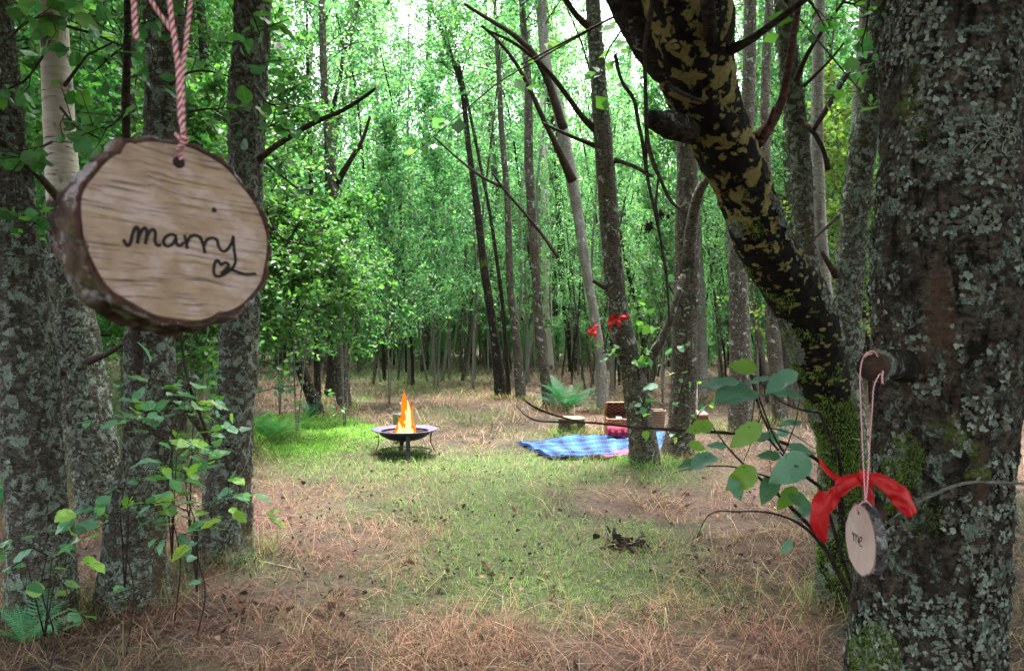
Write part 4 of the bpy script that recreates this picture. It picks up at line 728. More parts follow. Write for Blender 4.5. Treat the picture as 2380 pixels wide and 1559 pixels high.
seedling('leafy shoot with blue green leaves between the third and fourth trunks', [[(400, 1040, 3.5), (420, 990, 3.4), (440, 950, 3.4)], [(410, 1060, 3.5), (450, 1030, 3.4), (500, 1010, 3.4)], [(400, 1000, 3.5), (370, 960, 3.4), (330, 930, 3.4)], [(400, 1090, 3.5), (440, 1100, 3.4), (480, 1090, 3.4)], [(380, 1020, 3.5), (320, 990, 3.4), (270, 965, 3.4)]], 48, 620, 3.6, 400, 12)
seedling('leafy shoot standing before the foot of the fourth trunk', [[(470, 1190, 3.3), (510, 1160, 3.2), (545, 1140, 3.2)], [(450, 1210, 3.3), (490, 1220, 3.2), (540, 1200, 3.2)], [(440, 1190, 3.3), (400, 1170, 3.2), (370, 1180, 3.2)], [(460, 1230, 3.3), (430, 1240, 3.2), (400, 1260, 3.2)]], 46, 640, 3.5, 450, 11)
seedling('low leafy shoot at the foot of the leftmost trunk', [[(110, 1290, 2.9), (70, 1270, 2.9), (20, 1290, 2.85)], [(120, 1300, 2.9), (160, 1280, 2.9), (190, 1255, 2.85)], [(60, 1300, 2.9), (20, 1320, 2.85), (-20, 1330, 2.8)], [(130, 1330, 2.9), (160, 1380, 2.9), (150, 1400, 2.85)]], 44, 660, 3.05, 100, 10)
seedling('bright leafy shoot low in the gap right of the third trunk', [[(440, 1080, 4.2), (450, 1050, 4.1), (480, 1020, 4.1)], [(430, 1100, 4.2), (400, 1080, 4.1), (390, 1040, 4.1)], [(450, 940, 4.1), (490, 945, 4.1), (520, 960, 4.0)]], 34, 680, 4.4, 440, 12, [[.16, .36, .05], [.24, .45, .05], [.1, .3, .1]])
seedling('small leafy shoot in the gap right of the leaning trunk foot', [[(2085, 1050, 3.0), (2070, 1020, 3.0), (2060, 1000, 3.0)], [(2085, 1090, 3.0), (2065, 1100, 3.0), (2060, 1105, 3.0)]], 30, 690, 3.3, 2085, 5)

# the sprawling twig with big leaves, right of centre, close to the lens
rb = thing('leafy_shrub', 'close sprawling shrub with large blue green toothed leaves left of the leaning trunk', 'shrub', tuple(P(2010, 2300, 2.0)))
g = Geo(); base = P(2010, 2250, 1.95); base[2] = float(gz(base[0], base[1])) - .02; rb.location = tuple(base)
BR = [([(1200, 942, 2, 1.50), (1215, 978, 3, 1.5), (1260, 980, 4, 1.5), (1400, 982, 5, 1.5), (1450, 992, 6, 1.5), (1560, 998, 7, 1.5), (1700, 1006, 7, 1.52), (1800, 1020, 8, 1.55), (1880, 1052, 9, 1.6), (1935, 1100, 10, 1.65)]),
      ([(1213, 925, 3, 1.5), (1245, 950, 5, 1.5), (1300, 968, 5, 1.5), (1360, 984, 5, 1.5)]),
      ([(1700, 840, 2, 1.45), (1760, 880, 3, 1.45), (1800, 925, 4, 1.45), (1850, 950, 5, 1.5), (1905, 960, 6, 1.55)]),
      ([(1655, 990, 3, 1.45), (1690, 1040, 4, 1.45), (1740, 1090, 5, 1.5), (1800, 1140, 7, 1.55), (1860, 1200, 9, 1.6), (1900, 1240, 10, 1.65)]),
      ([(1745, 870, 3, 1.45), (1770, 940, 4, 1.45), (1800, 1020, 5, 1.5), (1850, 1090, 7, 1.55), (1905, 1130, 9, 1.6)]),
      ([(1700, 1190, 3, 1.5), (1760, 1185, 4, 1.5), (1830, 1200, 6, 1.55), (1880, 1230, 8, 1.6), (1930, 1290, 10, 1.7)]),
      ([(1575, 1095, 2, 1.45), (1650, 1080, 3, 1.45), (1720, 1085, 4, 1.45), (1790, 1110, 5, 1.5)]),
      ([(1620, 1250, 2, 1.5), (1640, 1200, 3, 1.5), (1665, 1185, 3, 1.5), (1720, 1190, 4, 1.5)]),
      ([(1820, 1060, 3, 1.5), (1850, 980, 3, 1.5), (1860, 920, 2, 1.5)])]
for tr in BR: tube(g, [P(a, b_, d) for a, b_, w, d in tr], [w / 2 / F * d for a, b_, w, d in tr], 6, n=len(tr) * 6, rough=.2, rs=60)
for e in ((1935, 1100, 1.65), (1900, 1240, 1.65), (1905, 1130, 1.6), (1930, 1290, 1.7)): tube(g, [P(*e), P(2010, 1450, 1.8), base], [.0035, .005, .008], 8, n=24, rough=.15, rs=30)
tube(g, [P(1905, 960, 1.55), P(1950, 1050, 1.6), P(1960, 1200, 1.7)], [.003, .004, .005], 6, n=14)
part(rb, 'stem', g, TWIG)
g = Geo(); r = np.random.default_rng(77)
BG, YG, DG = (.18, .38, .28), (.20, .40, .05), (.12, .31, .16)
# tip pixel, base pixel, depth, colour, how much it turns towards us (1 = flat on)
LV = [((1690, 835), (1760, 858), 1.42, YG, .8), ((1770, 880), (1850, 862), 1.42, BG, .35), ((1735, 905), (1790, 880), 1.42, BG, .3), ((1625, 873), (1720, 888), 1.42, BG, .2), ((1645, 975), (1748, 905), 1.44, BG, .4), ((1610, 960), (1660, 990), 1.44, YG, .5), ((1700, 1025), (1770, 985), 1.45, YG, .7),
      ((1690, 955), (1700, 915), 1.45, BG, .3), ((1880, 905), (1790, 915), 1.45, BG, .25), ((1600, 1068), (1665, 1062), 1.44, BG, .25), ((1570, 1100), (1625, 1078), 1.44, DG, .3), ((1790, 1120), (1880, 1062), 1.5, BG, .75), ((1690, 1150), (1755, 1085), 1.45, YG, .9), ((1770, 1170), (1800, 1110), 1.5, DG, .5),
      ((1735, 1160), (1700, 1100), 1.46, BG, .8), ((1820, 1185), (1850, 1130), 1.55, YG, .7), ((1810, 1290), (1840, 1255), 1.58, BG, .7), ((1725, 985), (1790, 1015), 1.48, BG, .3), ((1900, 1060), (1830, 1040), 1.52, BG, .3), ((1760, 1040), (1815, 1065), 1.5, DG, .35), ((1650, 1010), (1690, 1040), 1.45, BG, .4), ((1880, 1190), (1830, 1150), 1.55, DG, .5), ((1815, 955), (1865, 985), 1.5, BG, .3), ((1640, 1050), (1600, 1030), 1.46, YG, .5), ((1860, 1150), (1900, 1180), 1.6, BG, .4), ((1500, 870), (1530, 900), 6.9, BG, .3)]
for (tp, bp, d, col, fl) in LV:
    a = P(bp[0], bp[1], d); b_ = P(tp[0], tp[1], d - .015 + r.uniform(-.03, .03)); dd = b_ - a; L = np.linalg.norm(dd); side = np.cross(dd / L, [0, 1., 0]); nrm = np.array([0, -1., 0]) * fl + np.array([0, 0, 1.]) * (1 - fl) + np.array([r.normal(0, .12), 0, r.normal(0, .12)]); 
    near_leaves(g, a[None], dd[None], nrm[None] / np.linalg.norm(nrm), np.array([L * .9]), np.array([col]) * r.uniform(.75, 1.1), r, .30)
for (tr, lp, nl, sd, pal) in (([(1745, 870, 1.5), (1765, 950, 1.5), (1790, 1010, 1.5)], 40, 4, 1, NEARP), ([(1780, 1010, 1.6), (1820, 1060, 1.6), (1870, 1090, 1.6)], 40, 4, 2, NEARP)): spray(rb, tr, lp, nl, 700 + sd, pal=[BG, DG, BG], up=1.2, wf=.3)
part(rb, 'leaves', g, LEAFN)

def frond(L, r, n=18, curl=.9, wid=.22):
    """one fern frond along +x, arching; pinnae with leaflets"""
    g = Geo(); col = np.array([.035, .15, .075]) * r.uniform(.8, 1.3); t = np.linspace(0, 1, n + 4); ang = r.uniform(.65, 1.4) - curl * 1.25 * t ** 1.2; px = np.cumsum(np.cos(ang)) * L / (n + 4); pz = np.cumsum(np.sin(ang)) * L / (n + 4)
    R = np.stack([px, np.zeros(n + 4), pz], 1); tube(g, R, np.linspace(.004, .0012, n + 4), 4, col=(.1, .12, .04))
    for k in range(3, n + 3):
        f = (k - 3) / n; pl = L * wid * math.sin(PI * min(1, (f * .82 + .18))) ** .8 * (1.05 - f * .5); tg_ = R[min(k + 1, n + 3)] - R[k - 1]; tg_ /= np.linalg.norm(tg_)
        for s in (-1, 1):
            dv = np.array([0, s, 0]) * .93 + tg_ * .38 + np.array([0, 0, -.12]); dv /= np.linalg.norm(dv); m_ = 7; V = []; Q = []
            for j in range(m_):
                u = j / m_; c0 = R[k] + dv * pl * u; w = L * .0155 * (1 - u * .7); o_ = len(V); V += [c0 - tg_ * w * .2, c0 + dv * pl / m_ * .95 - tg_ * w * .15 , c0 + dv * pl / m_ * .8 + tg_ * w, c0 + dv * pl / m_ * .1 + tg_ * w * .9, c0 - tg_ * w * .9 + dv * pl / m_ * .3, c0 - tg_ * w * .8 + dv * pl / m_ * .95]; Q += [[o_, o_ + 1, o_ + 2, o_ + 3], [o_ + 4, o_ + 5, o_ + 1, o_]]
            g.add(V, Q, None, col * r.uniform(.85, 1.2))
    return g
def fern(label, px, py, nf, L, seed, bright=1.0, group=None, D=None):
    r = np.random.default_rng(seed); p = GP(px, py); t = thing('fern', label, 'fern', tuple(p), group)
    for k in range(nf):
        g = frond(L * r.uniform(.7, 1.15), r, curl=r.uniform(.6, 1.15)); a = k * 2.4 + r.uniform(-.3, .3); M = np.array([[math.cos(a), -math.sin(a), 0], [math.sin(a), math.cos(a), 0], [0, 0, 1]])
        g.V = [v @ M.T + p for v in g.V]; g.C = [c * bright for c in g.C]; part(t, 'frond', g, FERN, False)
fern('large dark green fern clump between the curved trunk and the tree stump', 1318, 958, 30, .8, 801)
for i, (x, y, L) in enumerate([(985, 862, 1.0), (1015, 858, .9), (950, 856, .85), (890, 858, .9), (875, 852, .8)]): fern('fern clump at the far edge of the grass behind the fire', x, y, 12, L, 810 + i, 1.2, 'ferns at the far edge of the grass')
for i, (x, y) in enumerate([(655, 1012), (600, 1000), (700, 1000)]): fern('green fern clump on the moss left of the fire', x, y, 14, .45, 850 + i, np.array([3.6, 2.5, 1.4]), 'ferns on the moss')
fern('dark fern at the foot of the snapped trunk', 722, 975, 16, .42, 820, .8)
fern('pale green fern fronds beside the moss right of the fourth trunk', 625, 1045, 16, .5, 821, np.array([3.4, 2.4, 1.8]))
fern('small fern in the bottom left corner before the leftmost trunk', 62, 1490, 10, .32, 822, 2.2)
fern('tiny fern on the straw right of the fourth trunk foot', 545, 1335, 6, .17, 823, .9)
fern('low fern on the ground before the third trunk foot', 430, 1350, 6, .2, 824, .7)
fern('bright fern in the gap right of the third trunk', 430, 1120, 9, .35, 825, 1.6)
fern('tiny fern beside the big fern, on its near side', 1300, 990, 6, .2, 826, 1.2)
fern('pair of fronds at the far left behind the leftmost trunk', 12, 1180, 8, .5, 827, 1.4)

# ================================================================== fire bowl and fire
IRON = plain('blued_iron', (.035, .03, .045), .5, .5, .003, 60, .3); RIM = plain('rim_enamel', (.12, .105, .19), .45, .3, .002, 30, .15); STEEL = plain('galvanised_steel', (.2, .2, .22), .45, .7, .002, 25, .2)
fx, fy = (941 - CX) / F * 8.62, 8.62; fz = float(gz(fx, fy)); FP = thing('fire_bowl', 'round iron fire bowl on four curved legs, alight in the clearing', 'fire pit', (fx, fy, fz)); KEEP.append((fx, fy, .12))
def lathe(g, prof, cx, cy, cz, n=48, m=0, col=(1, 1, 1)):
    prof = np.array(prof); a = np.linspace(0, 2 * PI, n, endpoint=False); V = np.stack([cx + prof[:, 0:1] * np.cos(a), cy + prof[:, 0:1] * np.sin(a), cz + prof[:, 1:2] + 0 * a], -1).reshape(-1, 3); k = len(prof)
    i = np.arange(k - 1)[:, None] * n + np.arange(n)[None]; j = np.arange(k - 1)[:, None] * n + (np.arange(n)[None] + 1) % n; g.add(V, np.stack([i, j, j + n, i + n], -1).reshape(-1, 4), None, col, m)
RZ = .305 - fz
g = Geo(); lathe(g, [(0.001, -.128), (.10, -.124), (.2, -.10), (.28, -.055), (.305, -.018), (.31, -.008), (.29, -.02), (.265, -.04), (.2, -.08), (.1, -.104), (.001, -.106)], fx, fy, fz + RZ); part(FP, 'bowl', g, IRON)
g = Geo(); lathe(g, [(.275, -.012), (.278, -.022), (.375, .0), (.384, .004), (.384, .012), (.375, .013), (.275, -.01)], fx, fy, fz + RZ, 64); part(FP, 'rim', g, RIM)
for a in (-75, 15, 105, 195):
    a = math.radians(a); g = Geo(); ca, sa = math.cos(a), math.sin(a); pr = [(.325, RZ - .005), (.305, RZ - .05), (.295, RZ - .10), (.30, RZ - .16), (.325, RZ - .22), (.37, .012), (.395, .0)]; pr = np.array(pr); u = np.linspace(0, 6, 25); pr = np.stack([np.interp(u, range(7), pr[:, 0]), np.interp(u, range(7), pr[:, 1])], 1)
    V = []; 
    for (rr_, z) in pr:
        for (o_, w) in ((0, -.024), (0, .024), (.009, .024), (.009, -.024)): V.append([fx + (rr_ + o_) * ca - w * sa, fy + (rr_ + o_) * sa + w * ca, fz + z])
    Q = [[4 * i + j, 4 * i + (j + 1) % 4, 4 * i + 4 + (j + 1) % 4, 4 * i + 4 + j] for i in range(24) for j in range(4)] + [[0, 3, 2, 1], [96, 97, 98, 99]]; g.add(V, Q); part(FP, 'leg', g, IRON, False)
g = Geo(); a = np.linspace(0, 2 * PI, 49); tube(g, np.stack([fx + .31 * np.cos(a), fy + .31 * np.sin(a), a * 0 + fz + .055], 1), .008, 8, cap=False); part(FP, 'brace_ring', g, IRON)
CHAR = plain('charred_wood', (.02, .015, .013), .95, 0, .01, 60); m, t, o = mat('ember'); b = NB(t); nz = b.noise(b.obj(), 60, 6, .7); e = b.ramp(nz, .52, .62); b.bsdf(o, b.mix(e, (.02, .012, .01), (.5, .03, .01)), .9, None, **{'Emission Color': (1, .12, .02), 'Emission Strength': b.math('MULTIPLY', e, 2.2)}); EMB = m
r = np.random.default_rng(4)
for k in range(7):
    a = r.uniform(0, PI); c = np.array([fx + r.uniform(-.12, .14), fy + r.uniform(-.1, .08), fz + RZ - .07 + .02 * k * .6]); d = np.array([math.cos(a), math.sin(a), r.uniform(-.1, .15)]) * r.uniform(.09, .15); g = Geo(); tube(g, [c - d, c, c + d], [.018, .022, .017], 10, n=14, rough=.25, rs=30)
    single('burning_log', g, CHAR, tuple(c), 'charred split log burning in the fire bowl', 'log', 'logs in the fire bowl')
g = Geo(); n = 240; ea = r.uniform(0, 2 * PI, n); er = .15 * r.random(n) ** .5; q = np.stack([fx + er * np.cos(ea), fy + er * np.sin(ea), np.full(n, fz + RZ - .062) + r.uniform(-.005, .03, n)], 1); flk = flakes(q, np.tile([0, 0, 1.], (n, 1)), .02, np.ones((n, 3)), r); lathe(flk, [(.001, -.06), (.1, -.062), (.2, -.075)], fx, fy, fz + RZ, 32)
single('embers', flk, EMB, (fx, fy, fz + RZ - .08), 'glowing red embers and ash in the fire bowl', 'embers', kind='stuff')
def flame_mat(name, core, edge, st):
    m, t, o = mat(name); b = NB(t); lw = b.n('LayerWeight', inp={'Blend': .35}).outputs['Facing']; f = b.noise(b.obj((1, 1, .5)), 18, 4, .6, .8); k = b.math('ADD', lw, b.math('MULTIPLY', b.math('SUBTRACT', f, .5), 1.1))
    e = b.n('Emission', inp={'Color': b.mix(b.ramp(k, .15, .75), core, edge), 'Strength': st}); tr = b.n('BsdfTransparent'); mx = b.n('MixShader', inp={0: b.ramp(k, .22, .75), 1: e.outputs[0], 2: tr.outputs[0]}); t.links.new(mx.outputs[0], o.inputs[0]); return m
FL1 = flame_mat('flame_outer', (1, .26, .012), (1, .07, .008), .17); FL2 = flame_mat('flame_core', (1, .75, .25), (1, .36, .02), .32)
fl = thing('campfire_flames', 'orange and yellow flames leaping from the fire bowl', 'fire', (fx, fy, fz + RZ - .05))
def tongue(name, M_, base, tip, w, seed, sway=.03):
    r = np.random.default_rng(seed); n = 16; g = Geo(); base = np.array(base); tip = np.array(tip); t_ = np.linspace(0, 1, n); pts = base + (tip - base) * t_[:, None]; pts[:, 0] += sway * np.sin(t_ * 5 + seed) * t_; pts[:, 1] += .4 * sway * np.cos(t_ * 6 + seed)
    pr = w * (np.sin(PI * (t_ ** .6)) ** .8 * (1 - t_ * .5) * 1.1 + .25 * (1 - t_)) + .0008; tube(g, pts, pr, 18, n=60, rough=.6, rs=17); part(fl, name, g, M_)
TP = [((0, 0), (.02, .50), .062, 1), ((.03, 0), (.055, .43), .052, 2), ((-.045, 0), (-.03, .30), .045, 3), ((.08, 0), (.06, .22), .035, 4), ((-.09, .0), (-.06, .17), .035, 5), ((.10, -.01), (.12, .10), .025, 6), ((-.02, 0), (-.005, .56), .022, 8), ((.06, 0), (.085, .38), .026, 9)]
rf = np.random.default_rng(12); TP = [(a, b_, w * .8, s) for a, b_, w, s in TP] + [((q, 0), (q * .75 + rf.uniform(-.02, .05), rf.uniform(.12, .5) * (1 - abs(q) * 5)), rf.uniform(.012, .024), 30 + k) for k, q in enumerate(np.linspace(-.1, .12, 11))]
for (bx, tx, w, sd) in TP: tongue('outer_flame', FL1, (fx + bx[0], fy - .02 + .03 * math.sin(sd * 3), fz + RZ - .06 + bx[1]), (fx + tx[0], fy, fz + RZ - .06 + tx[1]), w, sd)
for (bx, tx, w, sd) in [((0.03, 0), (.055, .40), .034, 12), ((.0, 0), (.012, .30), .028, 11), ((-.06, 0), (-.04, .15), .026, 13), ((.085, 0), (.08, .12), .024, 14), ((.035, 0), (.06, .22), .036, 15), ((-.02, 0), (-.02, .2), .026, 16), ((.05, -.03), (.055, .09), .02, 17)]: tongue('inner_flame', FL2, (fx + bx[0], fy - .05, fz + RZ - .05 + bx[1]), (fx + tx[0], fy - .045, fz + RZ - .05 + tx[1]), w, sd, .02)
for q in ((.02, .12, 4), (.03, .3, 2.5)):
    ld = bpy.data.lights.new('fire_glow', 'POINT'); ld.energy = q[2]; ld.color = (1, .35, .1); ld.shadow_soft_size = .06; lo = bpy.data.objects.new('fire_glow', ld); C.objects.link(lo); lo.location = (fx + q[0], fy - .02, fz + RZ + q[1])
# bucket and poker behind
bx, by = (931 - CX) / F * 9.65, 9.65; bz = float(gz(bx, by)); bu = thing('metal_bucket', 'tall grey metal bucket standing behind the fire bowl', 'bucket', (bx, by, bz)); H = .375 - bz
g = Geo(); lathe(g, [(.001, 0), (.088, 0), (.09, .01), (.098, H - .01), (.102, H - .004), (.1, H), (.095, H - .004), (.086, .015), (.001, .012)], bx, by, bz); part(bu, 'body', g, STEEL); g = Geo(); a = np.linspace(0, 2 * PI, 41); tube(g, np.stack([bx + .099 * np.cos(a), by + .099 * np.sin(a), a * 0 + bz + H - .002], 1), .004, 6, cap=False); part(bu, 'rim', g, STEEL)
g = Geo(); tube(g, [[bx + .03, by, bz + .1], [bx + .01, by, bz + .4], P(933, 940, 9.65), P(930, 935, 9.65)], [.006, .006, .006, .009], 8, n=20); single('poker', g, plain('pale_metal', (.5, .48, .45), .4, .6), tuple(P(940, 965, 9.65)), 'thin metal poker leaning in the grey bucket', 'poker')

# ================================================================== picnic
def cloth_grid(c00, c10, c11, c01, nu, nv, colf, lift, seed, m=0, th=.012):
    u, v = np.meshgrid(np.linspace(0, 1, nu), np.linspace(0, 1, nv)); c = [np.array(q) for q in (c00, c10, c11, c01)]; p = ((1 - u) * (1 - v))[..., None] * c[0] + (u * (1 - v))[..., None] * c[1] + (u * v)[..., None] * c[2] + ((1 - u) * v)[..., None] * c[3]
    x = p[..., 0] + .02 * n2(u * 3, v * 3, 1, 2, seed); y = p[..., 1] + .03 * n2(u * 4, v * 4, 1, 2, seed + 3); z = gz(x, y) + lift + .04 * (n2(x, y, 4.5, 3, seed) + .5) + .018 * n2(x * 2, y, 7, 2, seed)
    top = np.stack([x, y, z + .02], -1).reshape(-1, 3); bot = top - [0, 0, th]; i = (np.arange(nv - 1)[:, None] * nu + np.arange(nu - 1)[None]).ravel(); N = nu * nv; Q = np.stack([i, i + 1, i + 1 + nu, i + nu], 1); Qb = Q[:, ::-1] + N
    ed = list(range(nu)) + [nu * k + nu - 1 for k in range(1, nv)] + [nu * (nv - 1) + k for k in range(nu - 2, -1, -1)] + [nu * k for k in range(nv - 2, 0, -1)]; E = [[ed[k], ed[(k + 1) % len(ed)], ed[(k + 1) % len(ed)] + N, ed[k] + N] for k in range(len(ed))]
    g = Geo(); col = colf(u, v).reshape(-1, 3); g.add(np.concatenate([top, bot]), np.concatenate([Q, Qb, E]), None, np.concatenate([col, col * .9])); return g, top.reshape(nv, nu, 3)
def tartan(u, v, base, dark, light, W_=2.0, Hh=1.3, s=.30):
    x = u * W_ / s; y = v * Hh / s; fx_ = x % 1; fy_ = y % 1; a = (np.abs(fx_ - .5) < .15) * 1. + (np.abs(fx_ - .72) < .02) + (np.abs(fx_ - .28) < .02); b_ = (np.abs(fy_ - .5) < .15) * 1. + (np.abs(fy_ - .72) < .02) + (np.abs(fy_ - .28) < .02)
    w = (np.abs(fx_ - .0) < .03) | (np.abs(fx_ - 1) < .03) | (np.abs(fy_ - 0) < .03) | (np.abs(fy_ - 1) < .03); k = np.clip((a + b_) * .5, 0, 1)[..., None]; c = np.array(base) * (1 - k) + np.array(dark) * k; return np.where(w[..., None] & (k < .2), np.array(light), c)
WOOL = attr_mat('wool', .95, .002, 250)
c00, c10, c11, c01 = GP(1278, 1068), GP(1540, 1070), GP(1556, 1012), GP(1212, 1030); c01[1] -= .1
g, top = cloth_grid(c00, c10, c11, c01, 150, 90, lambda u, v: tartan(u, v, (.02, .10, .32), (.004, .007, .04), (.09, .2, .38)), .012, 2); HOLES += [(float(q[0]), float(q[1]), .13) for q in top[4:-3:9, 4:-3:9].reshape(-1, 3)]
bl = thing('picnic_blanket', 'blue tartan blanket with dark fringe spread on the grass', 'blanket', (top[45, 75, 0], top[45, 75, 1], top[45, 75, 2])); part(bl, 'cloth', g, WOOL)
g = Geo(); r = np.random.default_rng(8)
for (edge, cen, colr) in ((top[0], top[1], (.02, .035, .12)), (top[-1], top[-2], (.02, .035, .12)), (top[:, 0], top[:, 1], (.03, .06, .2)), (top[:, -1], top[:, -2], (.5, .48, .45))):
    d = edge - cen
    for k in range(0, len(edge), 1):
        dd = d[k] / (np.linalg.norm(d[k]) + 1e-6) + r.normal(0, .25, 3); dd[2] = r.uniform(-.25, .25); L = r.uniform(.05, .085); p0 = edge[k]; p2 = p0 + dd * L; p2[2] = max(p2[2] - .01, gz(p2[0], p2[1]) + .012); w = .005; g.add([p0 - [w, 0, 0], p0 + [w, 0, 0], p2 + [w, 0, 0], p2 - [w, 0, 0], p0 + [0, 0, .006], p2 + [0, 0, .004]], [[0, 1, 2, 3], [0, 4, 5, 3], [4, 1, 2, 5]], None, colr)
part(bl, 'fringe', g, WOOL, False)
q0, q1, q2, q3 = GP(1385, 1073), GP(1510, 1080), GP(1510, 1050), GP(1430, 1058); g, _ = cloth_grid(q0, q1, q2, q3, 40, 14, lambda u, v: np.broadcast_to(np.array([.36, .06, .17]), u.shape + (3,)), .02, 12); single('pink_blanket', g, WOOL, tuple((q0 + q1) / 2), 'bright pink blanket edge showing along the near side of the blue one', 'blanket')
# red tartan rolled blanket
cx, cy = (1440 - CX) / F * 9.75, 9.75; z0 = float(gz(cx, cy)) + .04; g = Geo(); n = 40; a = np.linspace(0, 2 * PI, 28, endpoint=False); xs_ = np.linspace(-.165, .2, n); V = []; col = []
for i, xx in enumerate(xs_):
    e = 1 - .12 * abs((i / (n - 1)) * 2 - 1) ** 4
    for aa in a: sq = (abs(math.cos(aa)) ** 4 + abs(math.sin(aa)) ** 4) ** -.25; V.append([cx + xx, cy + .12 * e * sq * math.cos(aa), z0 + .07 + .066 * e * sq * math.sin(aa) + .006 * math.sin(xx * 40)])
V = np.array(V); uu = (V[:, 0] - cx); vv = np.tile(a / 6.28, n); C_ = tartan(uu / 1.0 + .02, vv, (.55, .012, .035), (.05, .01, .04), (.75, .35, .35), 1., .55, .085); i = np.arange(n - 1)[:, None] * 28 + np.arange(28)[None]; j = np.arange(n - 1)[:, None] * 28 + (np.arange(28)[None] + 1) % 28
g.add(V, np.stack([i, j, j + 28, i + 28], -1).reshape(-1, 4), None, C_); V2 = np.concatenate([V[:28], [V[:28].mean(0)], V[-28:], [V[-28:].mean(0)]]); g.add(V2, None, [[k, (k + 1) % 28, 28] for k in range(28)] + [[29 + (k + 1) % 28, 29 + k, 57] for k in range(28)], (.4, .01, .03)); single('rolled_blanket', g, WOOL, (cx, cy, z0), 'red tartan folded blanket lying in front of the wicker hamper', 'blanket')
# stump
sx, sy = (1328 - CX) / F * 10.3, 10.3; szz = float(gz(sx, sy)); st = thing('tree_stump', 'sawn tree stump with pale cut top behind the blanket', 'stump', (sx, sy, szz)); KEEP.append((sx, sy, .2))
g = Geo(); Ht = .25 - szz; _, ring, rad_ = tube(g, [[sx, sy, szz - .08], [sx, sy, szz + .02], [sx, sy, szz + .1], [sx, sy, szz + Ht]], [.235, .21, .185, .178], 40, n=26, rough=.14, rs=7, cap=False); part(st, 'bark', g, bark_mat('stump_bark', (.03, .022, .016), (.13, .1, .07), (.28, .33, .12), .56, 9, (.16, .22, .04), .5))
def wood_face(name, ca, cb, cc, rings=True, sc=1.):
    m, t, o = mat(name); b = NB(t); v = b.obj((sc, sc, sc)); nz = b.noise(v, 5, 4); ln = b.n('VectorMath', operation='LENGTH', inp={0: v}).outputs[1]; w = b.math('SINE', b.math('MULTIPLY', b.math('ADD', ln, b.math('MULTIPLY', nz, .03)), 500)); c = b.mix(b.ramp(w, .2, 1), ca, cb); c = b.mix(b.ramp(b.noise(v, 18, 5), .5, .7), c, cc); b.bsdf(o, c, .8, b.bump(w, .2, .001)); return m
g = Geo(); k = 40; Rr = rad_[-1]; a = np.arange(k); V = [[sx, sy, szz + Ht + .004]] + [list(np.array([sx, sy, szz + Ht + .002]) + ring[-1][i] * (Rr[i] + .002)) for i in range(k)] + [list(np.array([sx, sy, szz + Ht - .012]) + ring[-1][i] * (Rr[i] + .004)) for i in range(k)]; g.add(V, [[1 + i, 1 + (i + 1) % k, 1 + k + (i + 1) % k, 1 + k + i] for i in range(k)], [[0, 1 + (i + 1) % k, 1 + i] for i in range(k)])
V_ = Vector((sx, sy, szz)); part(st, 'cut_top', g, wood_face('cut_wood', (.38, .28, .16), (.28, .2, .11), (.44, .35, .22)), False)
# wicker
def wicker_mat(name, col, s=60):
    m, t, o = mat(name); b = NB(t); v = b.obj(); w1 = b.n('TexWave', wave_type='BANDS', bands_direction='Z', inp={'Vector': v, 'Scale': s * .31, 'Distortion': 1.5}).outputs[1]; nz = b.noise(v, 70, 4); c = b.mix(b.ramp(w1, .15, .6), tuple(x * .25 for x in col), col); c = b.mix(b.ramp(nz, .4, .7), c, tuple(x * .6 for x in col)); b.bsdf(o, c, .65, b.bump(w1, .9, .008)); return m
WICK = wicker_mat('wicker_red_brown', (.46, .17, .07)); LIN = plain('dark_lining', (.035, .015, .012), .9); 
def weave_panel(g, o_, ux, uz, W_, H_, nx_, nz_, nrm, r=.006):
    """woven cane: upright stakes with over-and-under rods"""
    o_, ux, uz, nrm = [np.array(q, float) for q in (o_, ux, uz, nrm)]
    for i in range(nx_ + 1): p = o_ + ux * W_ * i / nx_; tube(g, [p, p + uz * H_], r * .8, 5)
    for j in range(nz_):
        k = nx_ * 4 + 1; s = np.linspace(0, 1, k); ph = j % 2; off = np.cos(PI * s * nx_ + PI * ph) * r * 1.5; tube(g, o_ + ux * (W_ * s)[:, None] + uz * (H_ * (j + .5) / nz_) + nrm * off[:, None], H_ / nz_ * .48, 5)
def box_geo(g, lo, hi, col=(1, 1, 1)):
    x0, y0, z0 = lo; x1, y1, z1 = hi; g.add([[x0, y0, z0], [x1, y0, z0], [x1, y1, z0], [x0, y1, z0], [x0, y0, z1], [x1, y0, z1], [x1, y1, z1], [x0, y1, z1]], [[0, 1, 5, 4], [1, 2, 6, 5], [2, 3, 7, 6], [3, 0, 4, 7], [4, 5, 6, 7], [3, 2, 1, 0]], None, col)
hx, hy = (1412 - CX) / F * 10.25, 10.15; hz = float(gz(hx + .3, hy)) ; hw, hd, hh = .60, .36, .245; hp = thing('picnic_hamper', 'open red brown wicker hamper behind the forked trunk, lid raised', 'hamper', (hx + hw / 2, hy + hd / 2, hz)); KEEP.append((hx + .2, hy + .2, .2))
g = Geo(); weave_panel(g, (hx, hy, hz), (1, 0, 0), (0, 0, 1), hw, hh, 14, 10, (0, -1, 0)); weave_panel(g, (hx, hy + hd, hz), (1, 0, 0), (0, 0, 1), hw, hh, 14, 10, (0, 1, 0)); weave_panel(g, (hx, hy, hz), (0, 1, 0), (0, 0, 1), hd, hh, 8, 10, (-1, 0, 0)); weave_panel(g, (hx + hw, hy, hz), (0, 1, 0), (0, 0, 1), hd, hh, 8, 10, (1, 0, 0)); part(hp, 'basket', g, WICK)
g = Geo(); box_geo(g, (hx + .012, hy + .012, hz + .005), (hx + hw - .012, hy + hd - .012, hz + hh * .7)); part(hp, 'lining', g, LIN, False)
g = Geo()
